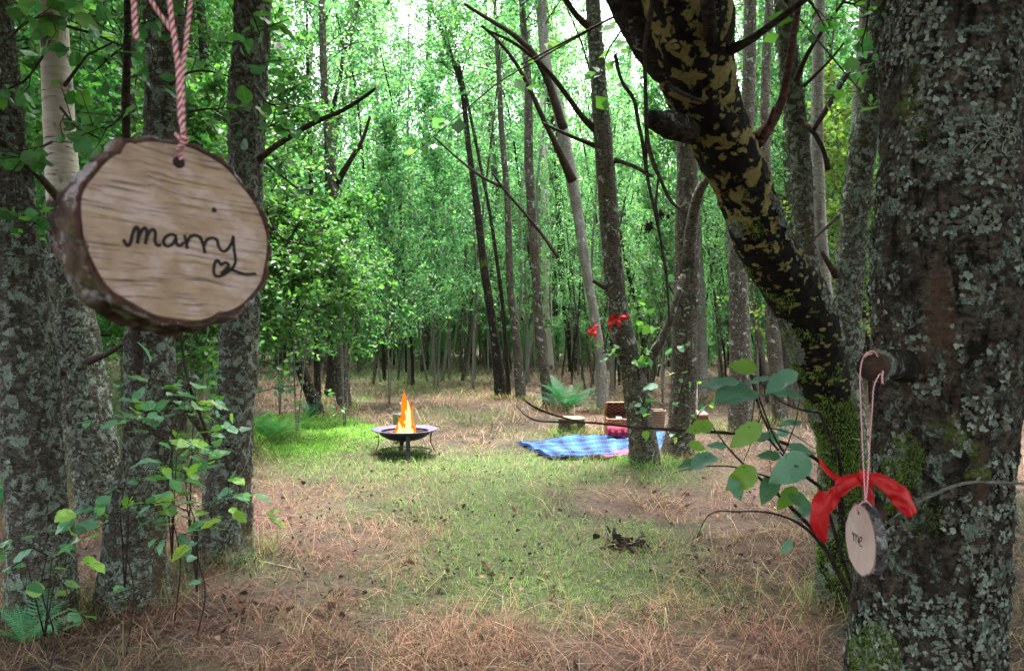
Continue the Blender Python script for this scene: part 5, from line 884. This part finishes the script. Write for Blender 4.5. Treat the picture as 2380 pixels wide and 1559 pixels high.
for (p, q) in (((hx, hy), (hx + hw, hy)), ((hx + hw, hy), (hx + hw, hy + hd)), ((hx + hw, hy + hd), (hx, hy + hd)), ((hx, hy + hd), (hx, hy))): tube(g, [[*p, hz + hh], [*q, hz + hh]], .014, 8, n=14)
part(hp, 'rim', g, wicker_mat('wicker_pale_rim', (.6, .32, .2), 200))
g = Geo(); la = math.radians(72); ld_ = np.array([0, -math.cos(math.radians(50)), math.sin(math.radians(50))]); L0 = np.array([hx, hy + hd, hz + hh + .01]); ln_ = np.cross([1, 0, 0], ld_)
weave_panel(g, L0, (1, 0, 0), ld_, hw, hd * .72, 14, 8, -ln_, .007); tube(g, [L0 + ld_ * hd * .74, L0 + ld_ * hd * .74 + [hw, 0, 0]], .016, 8, n=12); tube(g, [L0, L0 + ld_ * hd * .74], .012, 8); tube(g, [L0 + [hw, 0, 0], L0 + ld_ * hd * .74 + [hw, 0, 0]], .012, 8); part(hp, 'lid', g, WICK)
g = Geo(); a0 = L0 + ln_ * -.0 + ld_ * .01; V = [L0 + ld_ * .02 + [.015, 0, 0], L0 + ld_ * .02 + [hw - .015, 0, 0], L0 + ld_ * hd * .72 + [hw - .015, 0, 0], L0 + ld_ * hd * .72 + [.015, 0, 0]]; V = [v - [0, .014, 0] for v in V]; V += [v + [0, -.008, 0] for v in V]; g.add(V, [[0, 1, 2, 3], [4, 7, 6, 5], [0, 4, 5, 1], [1, 5, 6, 2], [2, 6, 7, 3], [3, 7, 4, 0]]); part(hp, 'lid_lining', g, LIN, False)
WHITE = plain('white_china', (.45, .44, .46), .3, 0, 0, 20, .05)
g = Geo(); mx_, my_, mz_ = (1439 - CX) / F * 10.25, 10.3, hz + hh * .7; lathe(g, [(.001, 0), (.032, 0), (.04, .02), (.042, .1), (.038, .1), (.034, .01), (.001, .008)], mx_, my_, mz_, 24); single('mug', g, WHITE, (mx_, my_, mz_), 'white mug poking out of the open hamper', 'mug')
g = Geo(); mx_ += .13; lathe(g, [(.001, 0), (.035, 0), (.036, .12), (.014, .16), (.013, .2), (.001, .2)], mx_, my_, mz_, 24); single('bottle', g, plain('brown_glass', (.10, .025, .012), .15), (mx_, my_, mz_), 'dark reddish bottle standing in the open hamper', 'bottle')
# round basket right of the forked trunk
rx_, ry_ = (1524 - CX) / F * 10.9, 10.9; rz_ = float(gz(rx_, ry_)); rbk = thing('round_basket', 'round wicker basket with a dark arched handle, right of the forked trunk', 'basket', (rx_, ry_, rz_)); g = Geo(); 
for j in range(12): a = np.linspace(0, 2 * PI, 97); R0 = .105 + .003 * j; tube(g, np.stack([rx_ + (R0 + .005 * np.cos(a * 12 + PI * (j % 2))) * np.cos(a), ry_ + (R0 + .005 * np.cos(a * 12 + PI * (j % 2))) * np.sin(a), a * 0 + rz_ + .02 + j * .0235], 1), .012, 5, cap=False)
part(rbk, 'body', g, wicker_mat('wicker_tan', (.42, .27, .2), 90)); g = Geo(); a = np.linspace(0, PI, 24); tube(g, np.stack([rx_ + .13 * np.cos(a), ry_ + a * 0, rz_ + .28 + .13 * np.sin(a)], 1), .011, 8); part(rbk, 'handle', g, wicker_mat('wicker_dark', (.09, .05, .035), 200))
g = Geo(); lathe(g, [(.001, .03), (.09, .03), (.12, .27), (.001, .27)], rx_, ry_, rz_, 24); part(rbk, 'filling', g, LIN)
# second hamper on the right
qx, qy = (1604 - CX) / F * 10.8, 10.75; qz = float(gz(qx, qy)); h2 = thing('wicker_basket', 'brown wicker box with pale pink cloth top, right of the mossy-rooted trunk', 'basket', (qx + .12, qy + .12, qz)); w2, d2_, hh2 = .25, .22, .24
g = Geo(); weave_panel(g, (qx, qy, qz), (1, 0, 0), (0, 0, 1), w2, hh2, 8, 12, (0, -1, 0), .005); weave_panel(g, (qx, qy, qz), (0, 1, 0), (0, 0, 1), d2_, hh2, 7, 12, (-1, 0, 0), .005); weave_panel(g, (qx + w2, qy, qz), (0, 1, 0), (0, 0, 1), d2_, hh2, 7, 12, (1, 0, 0), .005); weave_panel(g, (qx, qy + d2_, qz), (1, 0, 0), (0, 0, 1), w2, hh2, 8, 12, (0, 1, 0), .005); part(h2, 'body', g, WICK)
g = Geo(); n = 14; u, v = np.meshgrid(np.linspace(-.01, w2 + .01, n), np.linspace(-.01, d2_ + .01, n)); z = qz + hh2 + .012 + .05 * (np.sin(PI * (u + .01) / (w2 + .02)) * np.sin(PI * (v + .01) / (d2_ + .02))) ** .5 + .006 * n2(u, v, 20, 2); i = (np.arange(n - 1)[:, None] * n + np.arange(n - 1)[None]).ravel(); N = n * n
g.add(np.concatenate([np.stack([qx + u, qy + v, z], -1).reshape(-1, 3), np.stack([qx + u, qy + v, z * 0 + qz + hh2], -1).reshape(-1, 3)]), np.concatenate([np.stack([i, i + 1, i + 1 + n, i + n], 1), np.stack([i, i + 1, i + 1 + n, i + n], 1)[:, ::-1] + N, [[k, k + 1, k + 1 + N, k + N] for k in range(n - 1)], [[k * n, (k + 1) * n, (k + 1) * n + N, k * n + N] for k in range(n - 1)], [[k * n + n - 1, (k + 1) * n + n - 1, (k + 1) * n + n - 1 + N, k * n + n - 1 + N] for k in range(n - 1)]])); part(h2, 'cloth_top', g, plain('pink_cloth', (.38, .22, .19), .9))
g = Geo(); px_ = (1616 - CX) / F * 11.2; pz_ = float(gz(px_, 11.2)); box_geo(g, (px_ - .027, 11.17, pz_ - .1), (px_ + .027, 11.22, 1.45 - (886 - HY) / F * 11.2)); single('wooden_post', g, plain('weathered_wood', (.3, .27, .25), .9, 0, .003, 60), (px_, 11.2, pz_), 'short weathered grey post behind the pink-topped wicker box', 'post')

# ================================================================== ribbons, twine, wooden slices
m, t, o = mat('red_satin'); b = NB(t); b.bsdf(o, b.mix(b.ramp(b.noise(b.obj((1, 1, 1)), 7, 3), .4, .7), (.55, .0, .002), (.36, .0, .002)), .58, b.bump(b.noise(b.obj(), 35, 4), .35, .006)); SATIN = m
def strip(g, pts, widths, ups, n=40, th=.0012):
    pts = np.array(pts, float); d = np.linspace(0, 1, len(pts)); tt = np.linspace(0, 1, n); c, w = resample(pts, widths, n); U = np.stack([np.interp(tt, d, np.array(ups, float)[:, i]) for i in range(3)], 1); T_, _, _ = frames(c); U = U - T_ * (U * T_).sum(1)[:, None]; U /= np.linalg.norm(U, axis=1)[:, None]; N_ = np.cross(T_, U); K = 13; s = np.linspace(-.5, .5, K)
    A = c[:, None] + U[:, None] * (w[:, None] * s[None])[..., None] + N_[:, None] * (w[:, None] * .10 * np.cos(s * 5.5)[None])[..., None]; cz = fbm(np.stack([np.repeat(np.arange(n)[:, None] * .16, K, 1), np.repeat(s[None] * 4.5, n, 0), np.full((n, K), float(len(pts)) + pts[0][2] * 50)], -1), 3); A = A + N_[:, None] * (w[:, None] * .24 * cz)[..., None]; B_ = A - N_[:, None] * th; i = (np.arange(n - 1)[:, None] * K + np.arange(K - 1)[None]).ravel(); N0 = n * K; Q = np.stack([i, i + 1, i + 1 + K, i + K], 1)
    E = [[a * K, (a + 1) * K, (a + 1) * K + N0, a * K + N0] for a in range(n - 1)] + [[a * K + K - 1, (a + 1) * K + K - 1, (a + 1) * K + K - 1 + N0, a * K + K - 1 + N0] for a in range(n - 1)] + [[a, a + 1, a + 1 + N0, a + N0] for a in range(K - 1)] + [[(n - 1) * K + a, (n - 1) * K + a + 1, (n - 1) * K + a + 1 + N0, (n - 1) * K + a + N0] for a in range(K - 1)]
    g.add(np.concatenate([A.reshape(-1, 3), B_.reshape(-1, 3)]), np.concatenate([Q, Q[:, ::-1] + N0, E]))
RD = 1.235; s_ = RD / F
rbn = thing('ribbon_bow', 'large red satin ribbon bow tied behind the twine of the small slice', 'ribbon', tuple(P(2005, 1112, RD)))
g = Geo(); strip(g, [P(1996, 1112, RD), P(1965, 1122, RD - .01), P(1935, 1140, RD - .02), P(1912, 1180, RD - .03), P(1908, 1215, RD - .03), P(1915, 1245, RD - .025), P(1921, 1262, RD - .02)], [26 * s_, 34 * s_, 44 * s_, 54 * s_, 52 * s_, 26 * s_, 2 * s_], [(0, .2, 1), (-.3, .3, 1), (.8, .2, .9), (1, .2, .5), (1, .5, .2), (1, .1, .5), (1, 0, .6)]); part(rbn, 'loop', g, SATIN)
g = Geo(); strip(g, [P(2014, 1112, RD), P(2040, 1112, RD - .01), P(2068, 1128, RD - .02), P(2095, 1155, RD - .03), P(2112, 1178, RD - .03), P(2122, 1196, RD - .03)], [24 * s_, 32 * s_, 38 * s_, 46 * s_, 40 * s_, 30 * s_], [(0, .2, 1), (.1, .5, 1), (.5, .5, 1), (.75, -.2, .9), (.9, .2, .6), (1, .2, .2)]); part(rbn, 'loop', g, SATIN)
g = Geo(); strip(g, [P(2006, 1110, RD), P(2018, 1135, RD), P(2024, 1165, RD), P(2022, 1190, RD)], [18 * s_, 24 * s_, 24 * s_, 16 * s_], [(1, 0, .2)] * 4); part(rbn, 'tail', g, SATIN)
g = Geo(); strip(g, [P(2000, 1114, RD), P(1970, 1118, RD + .01), P(1940, 1110, RD + .02), P(1920, 1093, RD + .02), P(1908, 1078, RD + .02), P(1905, 1066, RD + .02)], [18 * s_, 18 * s_, 15 * s_, 12 * s_, 11 * s_, 5 * s_], [(0, .1, 1)] * 6); part(rbn, 'tail', g, SATIN)
g = Geo(); c = P(2006, 1110, RD); tube(g, [c + [0, 0, -.012], c, c + [0, 0, .012]], [.006, .010, .006], 14, n=12, rough=.25, rs=30); part(rbn, 'knot', g, SATIN)
def small_bow(label, px, py, D, w, seed, bits):
    s = D / F; t = thing('ribbon_bow', label, 'ribbon', tuple(P(px, py, D)))
    for (pts, ws, nm) in bits: g = Geo(); strip(g, [P(px + a, py + b_, D - q) for a, b_, q in pts], [x * s for x in ws], [(.3, .2, 1) if nm != 'tail' else (1, .2, .1)] * len(pts), n=24); part(t, nm, g, SATIN)
small_bow('red ribbon bow high on the forked trunk right of the blanket', 1436, 742, 7.62, 50, 1, [([(0, 0, .02), (10, -6, .06), (20, -4, .08), (27, -10, .05)], [12, 15, 13, 8], 'loop'), ([(0, 0, .02), (-8, -2, .05), (-16, 4, .07), (-22, 10, .05)], [14, 18, 20, 8], 'loop'), ([(-2, 0, .05), (-14, 8, .07), (-18, 16, .06), (-19, 24, .06)], [9, 10, 9, 7], 'tail'), ([(2, 0, .05), (4, 8, .07), (2, 14, .06), (3, 19, .06)], [10, 10, 9, 6], 'tail'), ([(-26, 6, -.05), (0, 0, .03), (24, -6, -.05)], [7, 8, 7], 'band')])
small_bow('tiny red ribbon bow on the slender trunk left of the forked one', 1379, 766, 12.7, 26, 2, [([(0, -4, .02), (6, -8, .05), (12, -10, .04)], [7, 9, 5], 'loop'), ([(0, -4, .02), (-5, -2, .05), (-10, 2, .04)], [8, 11, 6], 'loop'), ([(-2, 0, .04), (-8, 8, .06), (-11, 14, .05)], [9, 9, 5], 'tail'), ([(2, 0, .04), (4, 8, .06), (6, 18, .05)], [9, 11, 6], 'tail')])

CR = plain('twine_red', (.55, .02, .035), .9, 0, .0005, 900); CW = plain('twine_white', (.78, .72, .72), .9, 0, .0005, 900)
def twine(t, pts, r, pitch, n=None, name='twine'):
    pts = np.array(pts, float); L = np.linalg.norm(np.diff(pts, axis=0), axis=1).sum(); n = n or int(L / pitch * 14); c, _ = resample(pts, np.full(len(pts), r), n); T_, N_, B_ = frames(c); ph = np.linspace(0, 2 * PI * L / pitch, n); g = Geo()
    for k in range(4): a = ph + k * PI / 2; tube(g, c + (N_ * np.cos(a)[:, None] + B_ * np.sin(a)[:, None]) * r * .55, r * .52, 7, m=k % 2)
    part(t, name, g, [CR, CW])
def slice_mats(pref, grain, sc, pale=0.):
    m, t, o = mat(pref + '_face'); b = NB(t); v = b.attr('leafuv'); sx = b.n('Mapping', inp={'Vector': v, 'Scale': (grain[0], grain[1], 1), 'Rotation': (0, 0, .09)}).outputs[0]; st = b.noise(sx, 3.0, 7, .66, .22); st2 = b.noise(sx, 9.0, 5, .6); bl = b.noise(v, 3.4, 4)
    c = b.mix(b.ramp(bl, .35, .65), (.34, .22, .145), (.46, .33, .235)); c = b.mix(b.ramp(b.noise(v, 2.3, 3), .45, .6), c, (.52, .385, .34)); c = b.mix(b.math('MULTIPLY', b.math('MULTIPLY', b.ramp(st, .50, .64), sc), b.ramp(b.noise(v, 2.4, 3), .28, .5)), c, (.07, .04, .018)); c = b.mix(b.math('MULTIPLY', b.ramp(st2, .56, .66), sc * .6), c, (.26, .16, .08)); c = b.mix(b.math('MULTIPLY', b.ramp(b.noise(sx, 1.6, 4), .5, .68), sc * .55), c, (.42, .30, .10))
    if pale: c = b.mix(pale, c, (.60, .46, .42))
    b.bsdf(o, c, .75, b.bump(st, .3, .0006)); return m
def wood_slice(label, cpx, cpy, D, R, yaw, pitch, roll, th, face_mat, bark_m, ringc, seed, bumps=(), sq=1.0):
    """a slab cut from a branch: bark rim, dark cambium ring and sawn face; local x right, y up in the face plane"""
    c = P(cpx, cpy, D); nrm = np.array([math.sin(yaw) * math.cos(pitch), -math.cos(yaw) * math.cos(pitch), math.sin(pitch)]); ex = np.cross([0, 0, 1.], -nrm) * -1; ex = np.array([math.cos(yaw), math.sin(yaw), 0.]); ey = np.cross(nrm, ex) * 1.0
    if ey[2] < 0: ey = -ey
    ex2 = ex * math.cos(roll) + ey * math.sin(roll); ey2 = -ex * math.sin(roll) + ey * math.cos(roll); t = thing('wood_slice', label, 'wood tag', tuple(c)); n = 360; a = np.linspace(0, 2 * PI, n, endpoint=False)
    rr_ = R * (1 + .018 * np.sin(2 * a + seed) + .012 * np.sin(3 * a + 2 * seed) + .008 * np.sin(7 * a) + .006 * np.sin(13 * a + seed) + .008 * noise(np.stack([np.cos(a) * 3, np.sin(a) * 3, a * 0 + seed], -1)))
    for (ba, bw, bh) in bumps: rr_ = rr_ + R * bh * np.exp(-((np.angle(np.exp(1j * (a - ba)))) / bw) ** 2)
    pt = lambda x, y, z: c + ex2 * x + ey2 * y * sq + nrm * z
    K = 22; V = []; U = []
    for k in range(K + 1): f = k / K * .95; V += [pt(rr_[i] * f * math.cos(a[i]), rr_[i] * f * math.sin(a[i]), 0) for i in range(n)]; U += [(f * math.cos(x), f * math.sin(x)) for x in a]
    g = Geo(); i = np.arange(K)[:, None] * n + np.arange(n)[None]; j = np.arange(K)[:, None] * n + (np.arange(n)[None] + 1) % n; g.add(V, np.stack([i, j, j + n, i + n], -1).reshape(-1, 4), None, (1, 1, 1), 0, np.array(U) + .001); part(t, 'sawn_face', g, face_mat, False)
    prof = [(.945, .0004), (.955, -.0010), (.965, .0004), (.985, -.0004), (1.015, -.06 * th), (1.02, -.3 * th), (1.03, -.5 * th), (1.02, -.7 * th), (1.01, -.95 * th), (.985, -th), (.5, -th), (.001, -th)]; prof = [(1, .0)] * 0 + prof
    # densify the bark side for relief
    pr = np.array(prof); u = np.linspace(0, len(pr) - 1, 60); pr = np.stack([np.interp(u, range(len(pr)), pr[:, k]) for k in (0, 1)], 1); V = []
    for q, (f, z) in enumerate(pr):
        side = 1.0 if .98 < f else 0.0
        for k in range(n): ro = rr_[k] * f; p = pt(ro * math.cos(a[k]), ro * math.sin(a[k]), z); V.append(p)
    V = np.array(V); rel = fbm(V * 130, 5); sd = np.repeat((pr[:, 0] > .96) * 1., n); rad = V - (c + 0); rad = rad - nrm * (rad @ nrm)[:, None]; rad /= np.linalg.norm(rad, axis=1)[:, None] + 1e-9; V = V + rad * (rel * sd * R * .075)[:, None] + nrm * (fbm(V * 140 + 3, 3) * sd * .0012)[:, None]
    g = Geo(); k = len(pr); i = np.arange(k - 1)[:, None] * n + np.arange(n)[None]; j = np.arange(k - 1)[:, None] * n + (np.arange(n)[None] + 1) % n; mi = np.repeat(np.where((pr[:-1, 0] < .985) & (pr[:-1, 1] > -.1 * th), 1, 0), n); Q = np.stack([i, j, j + n, i + n], -1).reshape(-1, 4)
    col = np.ones((len(V), 3)); g.V.append(V); g.C.append(col); g.U.append(np.zeros((len(V), 2))); g.n = len(V); g.Q.append(Q); g.mq.append(mi); part(t, 'bark_rim', g, [bark_m, ringc])
    def to_face(px, py):
        d = P(px, py, 1.0) - np.array([0, 0, CAMZ]); o_ = np.array([0, 0, CAMZ]); s = ((c - o_) @ nrm) / (d @ nrm); return o_ + d * s
    return t, to_face, nrm, pt
RING = plain('dark_cambium', (.07, .028, .018), .9, 0, .0008, 300, .5)
BSL = bark_mat('bark_slice', (.05, .03, .022), (.30, .21, .16), (.40, .35, .36), .50, 45, (.10, .10, .03), .55, band=1, bumpd=.002, furrow=.3, sc=1.)
INK = plain('burnt_line', (.010, .006, .006), .8, 0, 0, 50, .2)
def cr(pts, n=8):
    pts = np.array(pts, float); P_ = np.concatenate([pts[:1] * 2 - pts[1:2], pts, pts[-1:] * 2 - pts[-2:-1]]); out = []
    for i in range(1, len(P_) - 2):
        for k in range(n): t_ = k / n; a, b_, c, d = P_[i - 1:i + 3]; out.append(.5 * ((2 * b_) + (-a + c) * t_ + (2 * a - 5 * b_ + 4 * c - d) * t_ ** 2 + (-a + 3 * b_ - 3 * c + d) * t_ ** 3))
    out.append(pts[-1]); return out
def lettering(t, to_face, nrm, strokes, conv, r, name='lettering'):
    g = Geo()
    for s in strokes:
        q = [to_face(*conv(x, y)) + nrm * (r * .15) for x, y in cr(s)]; tube(g, q, r, 6)
    part(t, name, g, INK)
w1, tf, nr, pt1 = wood_slice('round wood slice reading marry, hanging close to the lens on red and white twine', 424, 538, .42, .0550, math.radians(50), .16, math.radians(-3), .030, slice_mats('near_slice', (.45, 8.0), 1.0), BSL, RING, 1.3, bumps=[(2.15, .08, .045), (2.9, .2, .01)])
cv = lambda x, y: (x * .5131, y * .5131)
M1 = [[(558, 1084), (575, 1112), (590, 1100), (602, 1055), (615, 1030), (626, 1038), (626, 1075), (622, 1104)], [(623, 1090), (640, 1048), (656, 1032), (665, 1048), (662, 1080), (658, 1106)], [(660, 1092), (676, 1052), (694, 1040), (704, 1056), (702, 1090), (712, 1112), (728, 1108)],
      [(800, 1072), (775, 1062), (748, 1076), (740, 1100), (756, 1116), (780, 1106), (796, 1080), (798, 1100), (812, 1114), (832, 1098)], [(834, 1066), (842, 1090), (848, 1128)], [(846, 1104), (858, 1078), (880, 1066), (904, 1074), (910, 1086)], [(908, 1076), (920, 1110), (928, 1148)], [(924, 1112), (938, 1086), (962, 1078), (984, 1086)],
      [(984, 1086), (990, 1118), (1008, 1138), (1030, 1130), (1050, 1098), (1056, 1070)], [(1056, 1070), (1060, 1130), (1066, 1180), (1054, 1212), (1010, 1246), (978, 1250), (968, 1226), (975, 1188), (988, 1180), (1000, 1198), (1020, 1190), (1034, 1198), (1030, 1212), (1000, 1240)], [(1018, 1212), (1070, 1230), (1110, 1242), (1158, 1240)]]
lettering(w1, tf, nr, M1, cv, .00095)
g = Geo(); h0 = tf(415, 378); tube(g, [h0 + nr * .0008, h0 - nr * .002], .0034, 14); part(w1, 'hole', g, plain('drilled_dark', (.03, .012, .008), .9))
g = Geo(); h1 = tf(497, 488); tube(g, [h1 + nr * .0004, h1 - nr * .001], [.0016, .0014], 8, rough=.3, rs=400); part(w1, 'wood_fleck', g, INK)
off = nr * .003
h = tf(417, 372); twine(w1, [h + off * .2, tf(417, 352) + off, P(424, 325, .405), P(428, 300, .40)], .00125, .0075); twine(w1, [P(410, 312, .405), P(418, 322, .402), P(432, 318, .402), P(434, 330, .405), P(420, 335, .405), P(415, 350, .41)], .0012, .007, name='twine_knot')
twine(w1, [P(428, 318, .404), P(420, 280, .402), P(417, 220, .40), P(415, 160, .40), P(407, 100, .40), P(398, 40, .40), P(390, -40, .40), P(380, -120, .40)], .0013, .0085); twine(w1, [P(426, 316, .406), P(425, 250, .406), P(424, 160, .408), P(434, 90, .41), P(438, 40, .41), P(447, -20, .41), P(452, -120, .41)], .0011, .0085)
twine(w1, [P(400, 75, .405), P(385, 50, .405), P(365, 25, .405), P(345, -10, .405), P(320, -80, .405)], .0011, .0085, name='twine_loop'); twine(w1, [P(317, 92, .40), P(314, 60, .40), P(312, 20, .40), P(306, -60, .40)], .0013, .0085, name='twine_end')
# the branch above the frame that carries it
branch(t1, [(-60, -430, 60, 1.5), (100, -330, 45, .9), (300, -230, 34, .5), (380, -140, 26, .42), (480, -130, 22, .40), (640, -180, 18, .40)], BARKD, 'branch', sides=10)

w2_, tf2, nr2, pt2 = wood_slice('small oval-looking wood slice reading me, hanging beside the massive trunk', 1999, 1254, 1.20, .0585, math.radians(-92.5), .03, math.radians(8), .017, slice_mats('small_slice', (1, 2.2), .12, .6), bark_mat('bark_slice_grey', (.035, .03, .03), (.2, .18, .17), (.4, .4, .4), .56, 50, None, band=1, bumpd=.002, furrow=.3), plain('pale_rim', (.27, .17, .12), .9, 0, .0006, 300, .4), 2.1)
cv2 = lambda x, y: ((1950 + x * .4042) * .952, (820 + y * .4042) * .952)
lettering(w2_, tf2, nr2, [[(324, 1196), (329, 1184), (333, 1205), (333, 1236)], [(333, 1215), (338, 1196), (344, 1196), (347, 1215), (347, 1242)], [(347, 1220), (352, 1203), (358, 1204), (361, 1222), (360, 1244), (364, 1250)], [(366, 1243), (378, 1236), (382, 1222), (377, 1212), (369, 1220), (366, 1244), (371, 1266), (384, 1270)]], cv2, .0009)
h = tf2(1996, 1192); off2 = nr2 * .002
g = Geo(); tube(g, [h + nr2 * .0006, h - nr2 * .002], .0028, 12); part(w2_, 'hole', g, INK)
twine(w2_, [h + off2, tf2(1992, 1178) + off2, P(2003, 1168, 1.19), P(2012, 1163, 1.19)], .0011, .008); twine(w2_, [P(1994, 1178, 1.185), P(2004, 1166, 1.18), P(2016, 1165, 1.18), P(2026, 1176, 1.19)], .0011, .008, name='twine_knot')
twine(w2_, [P(2011, 1164, 1.19), P(2009, 1120, 1.19), P(2005, 1050, 1.19), P(2001, 950, 1.18), P(1998, 870, 1.18), P(2004, 830, 1.19), P(2018, 818, 1.21)], .0011, .014); twine(w2_, [P(2013, 1164, 1.195), P(2018, 1100, 1.195), P(2022, 1020, 1.19), P(2028, 940, 1.18), P(2030, 890, 1.18), P(2046, 868, 1.18)], .0011, .014)
twine(w2_, [P(2018, 822, 1.185), P(2024, 814, 1.18), P(2034, 818, 1.18), P(2040, 828, 1.185)], .0013, .009, name='twine_wrap'); twine(w2_, [P(2010, 830, 1.19), P(2016, 824, 1.182), P(2028, 822, 1.18)], .0012, .009, name='twine_wrap'); twine(w2_, [P(2052, 862, 1.19), P(2050, 880, 1.185), P(2052, 892, 1.185)], .0016, .009, name='twine_end')
branch(tb, [(1996, 828, 7, 1.2), (2004, 812, 8, 1.2), (2008, 780, 7, 1.22), (2010, 740, 6, 1.25)], BARKG, 'twig')
# dark flop of dead plant on the floor
g = Geo(); r = np.random.default_rng(31); p = GP(1455, 1275); n = 60; tube(g, [p + [-.16, 0, .01], p + [0, .02, .03], p + [.17, -.02, .01]], [.006, .009, .004], 5, n=8, col=(.03, .02, .016)); cc = p + np.stack([r.normal(0, .10, n), r.normal(0, .08, n), r.uniform(.01, .07, n)], 1); leaves(g, cc, r.uniform(.03, .085, n), pick([[.03, .018, .014], [.05, .03, .022], [.02, .014, .012]], n, r), r, 0, True, .4, -.8, .3); single('dead_plant', g, LITTER, tuple(p), 'clump of withered black leaves lying on the grass in the foreground', 'dead plant', smooth=False)
# fallen sticks
for i, (lab, tr) in enumerate([('fallen pale stick on the grass behind the fourth trunk', [(588, 972), (620, 962), (660, 960), (700, 968)]), ('bent dry stalk lying over the straw before the third trunk', [(330, 1450), (340, 1350), (375, 1360), (430, 1400), (520, 1440)]), ('fallen dark stick at the bottom right corner', [(2320, 1559), (2350, 1500), (2380, 1440)])]):
    q = []
    for j, (a, b_) in enumerate(tr): w = GP(a, max(b_, 900)); q.append(w + [0, 0, .03 + .03 * (j % 2)])
    g = Geo(); tube(g, q, [.012, .01, .009, .007, .004][:len(q)] if i == 0 else [.004] * len(q), 7, n=20, rough=.2, rs=20); single('fallen_stick', g, TWIG if i == 2 else BARKG, tuple(q[0]), lab, 'stick')
build_ground_cover()
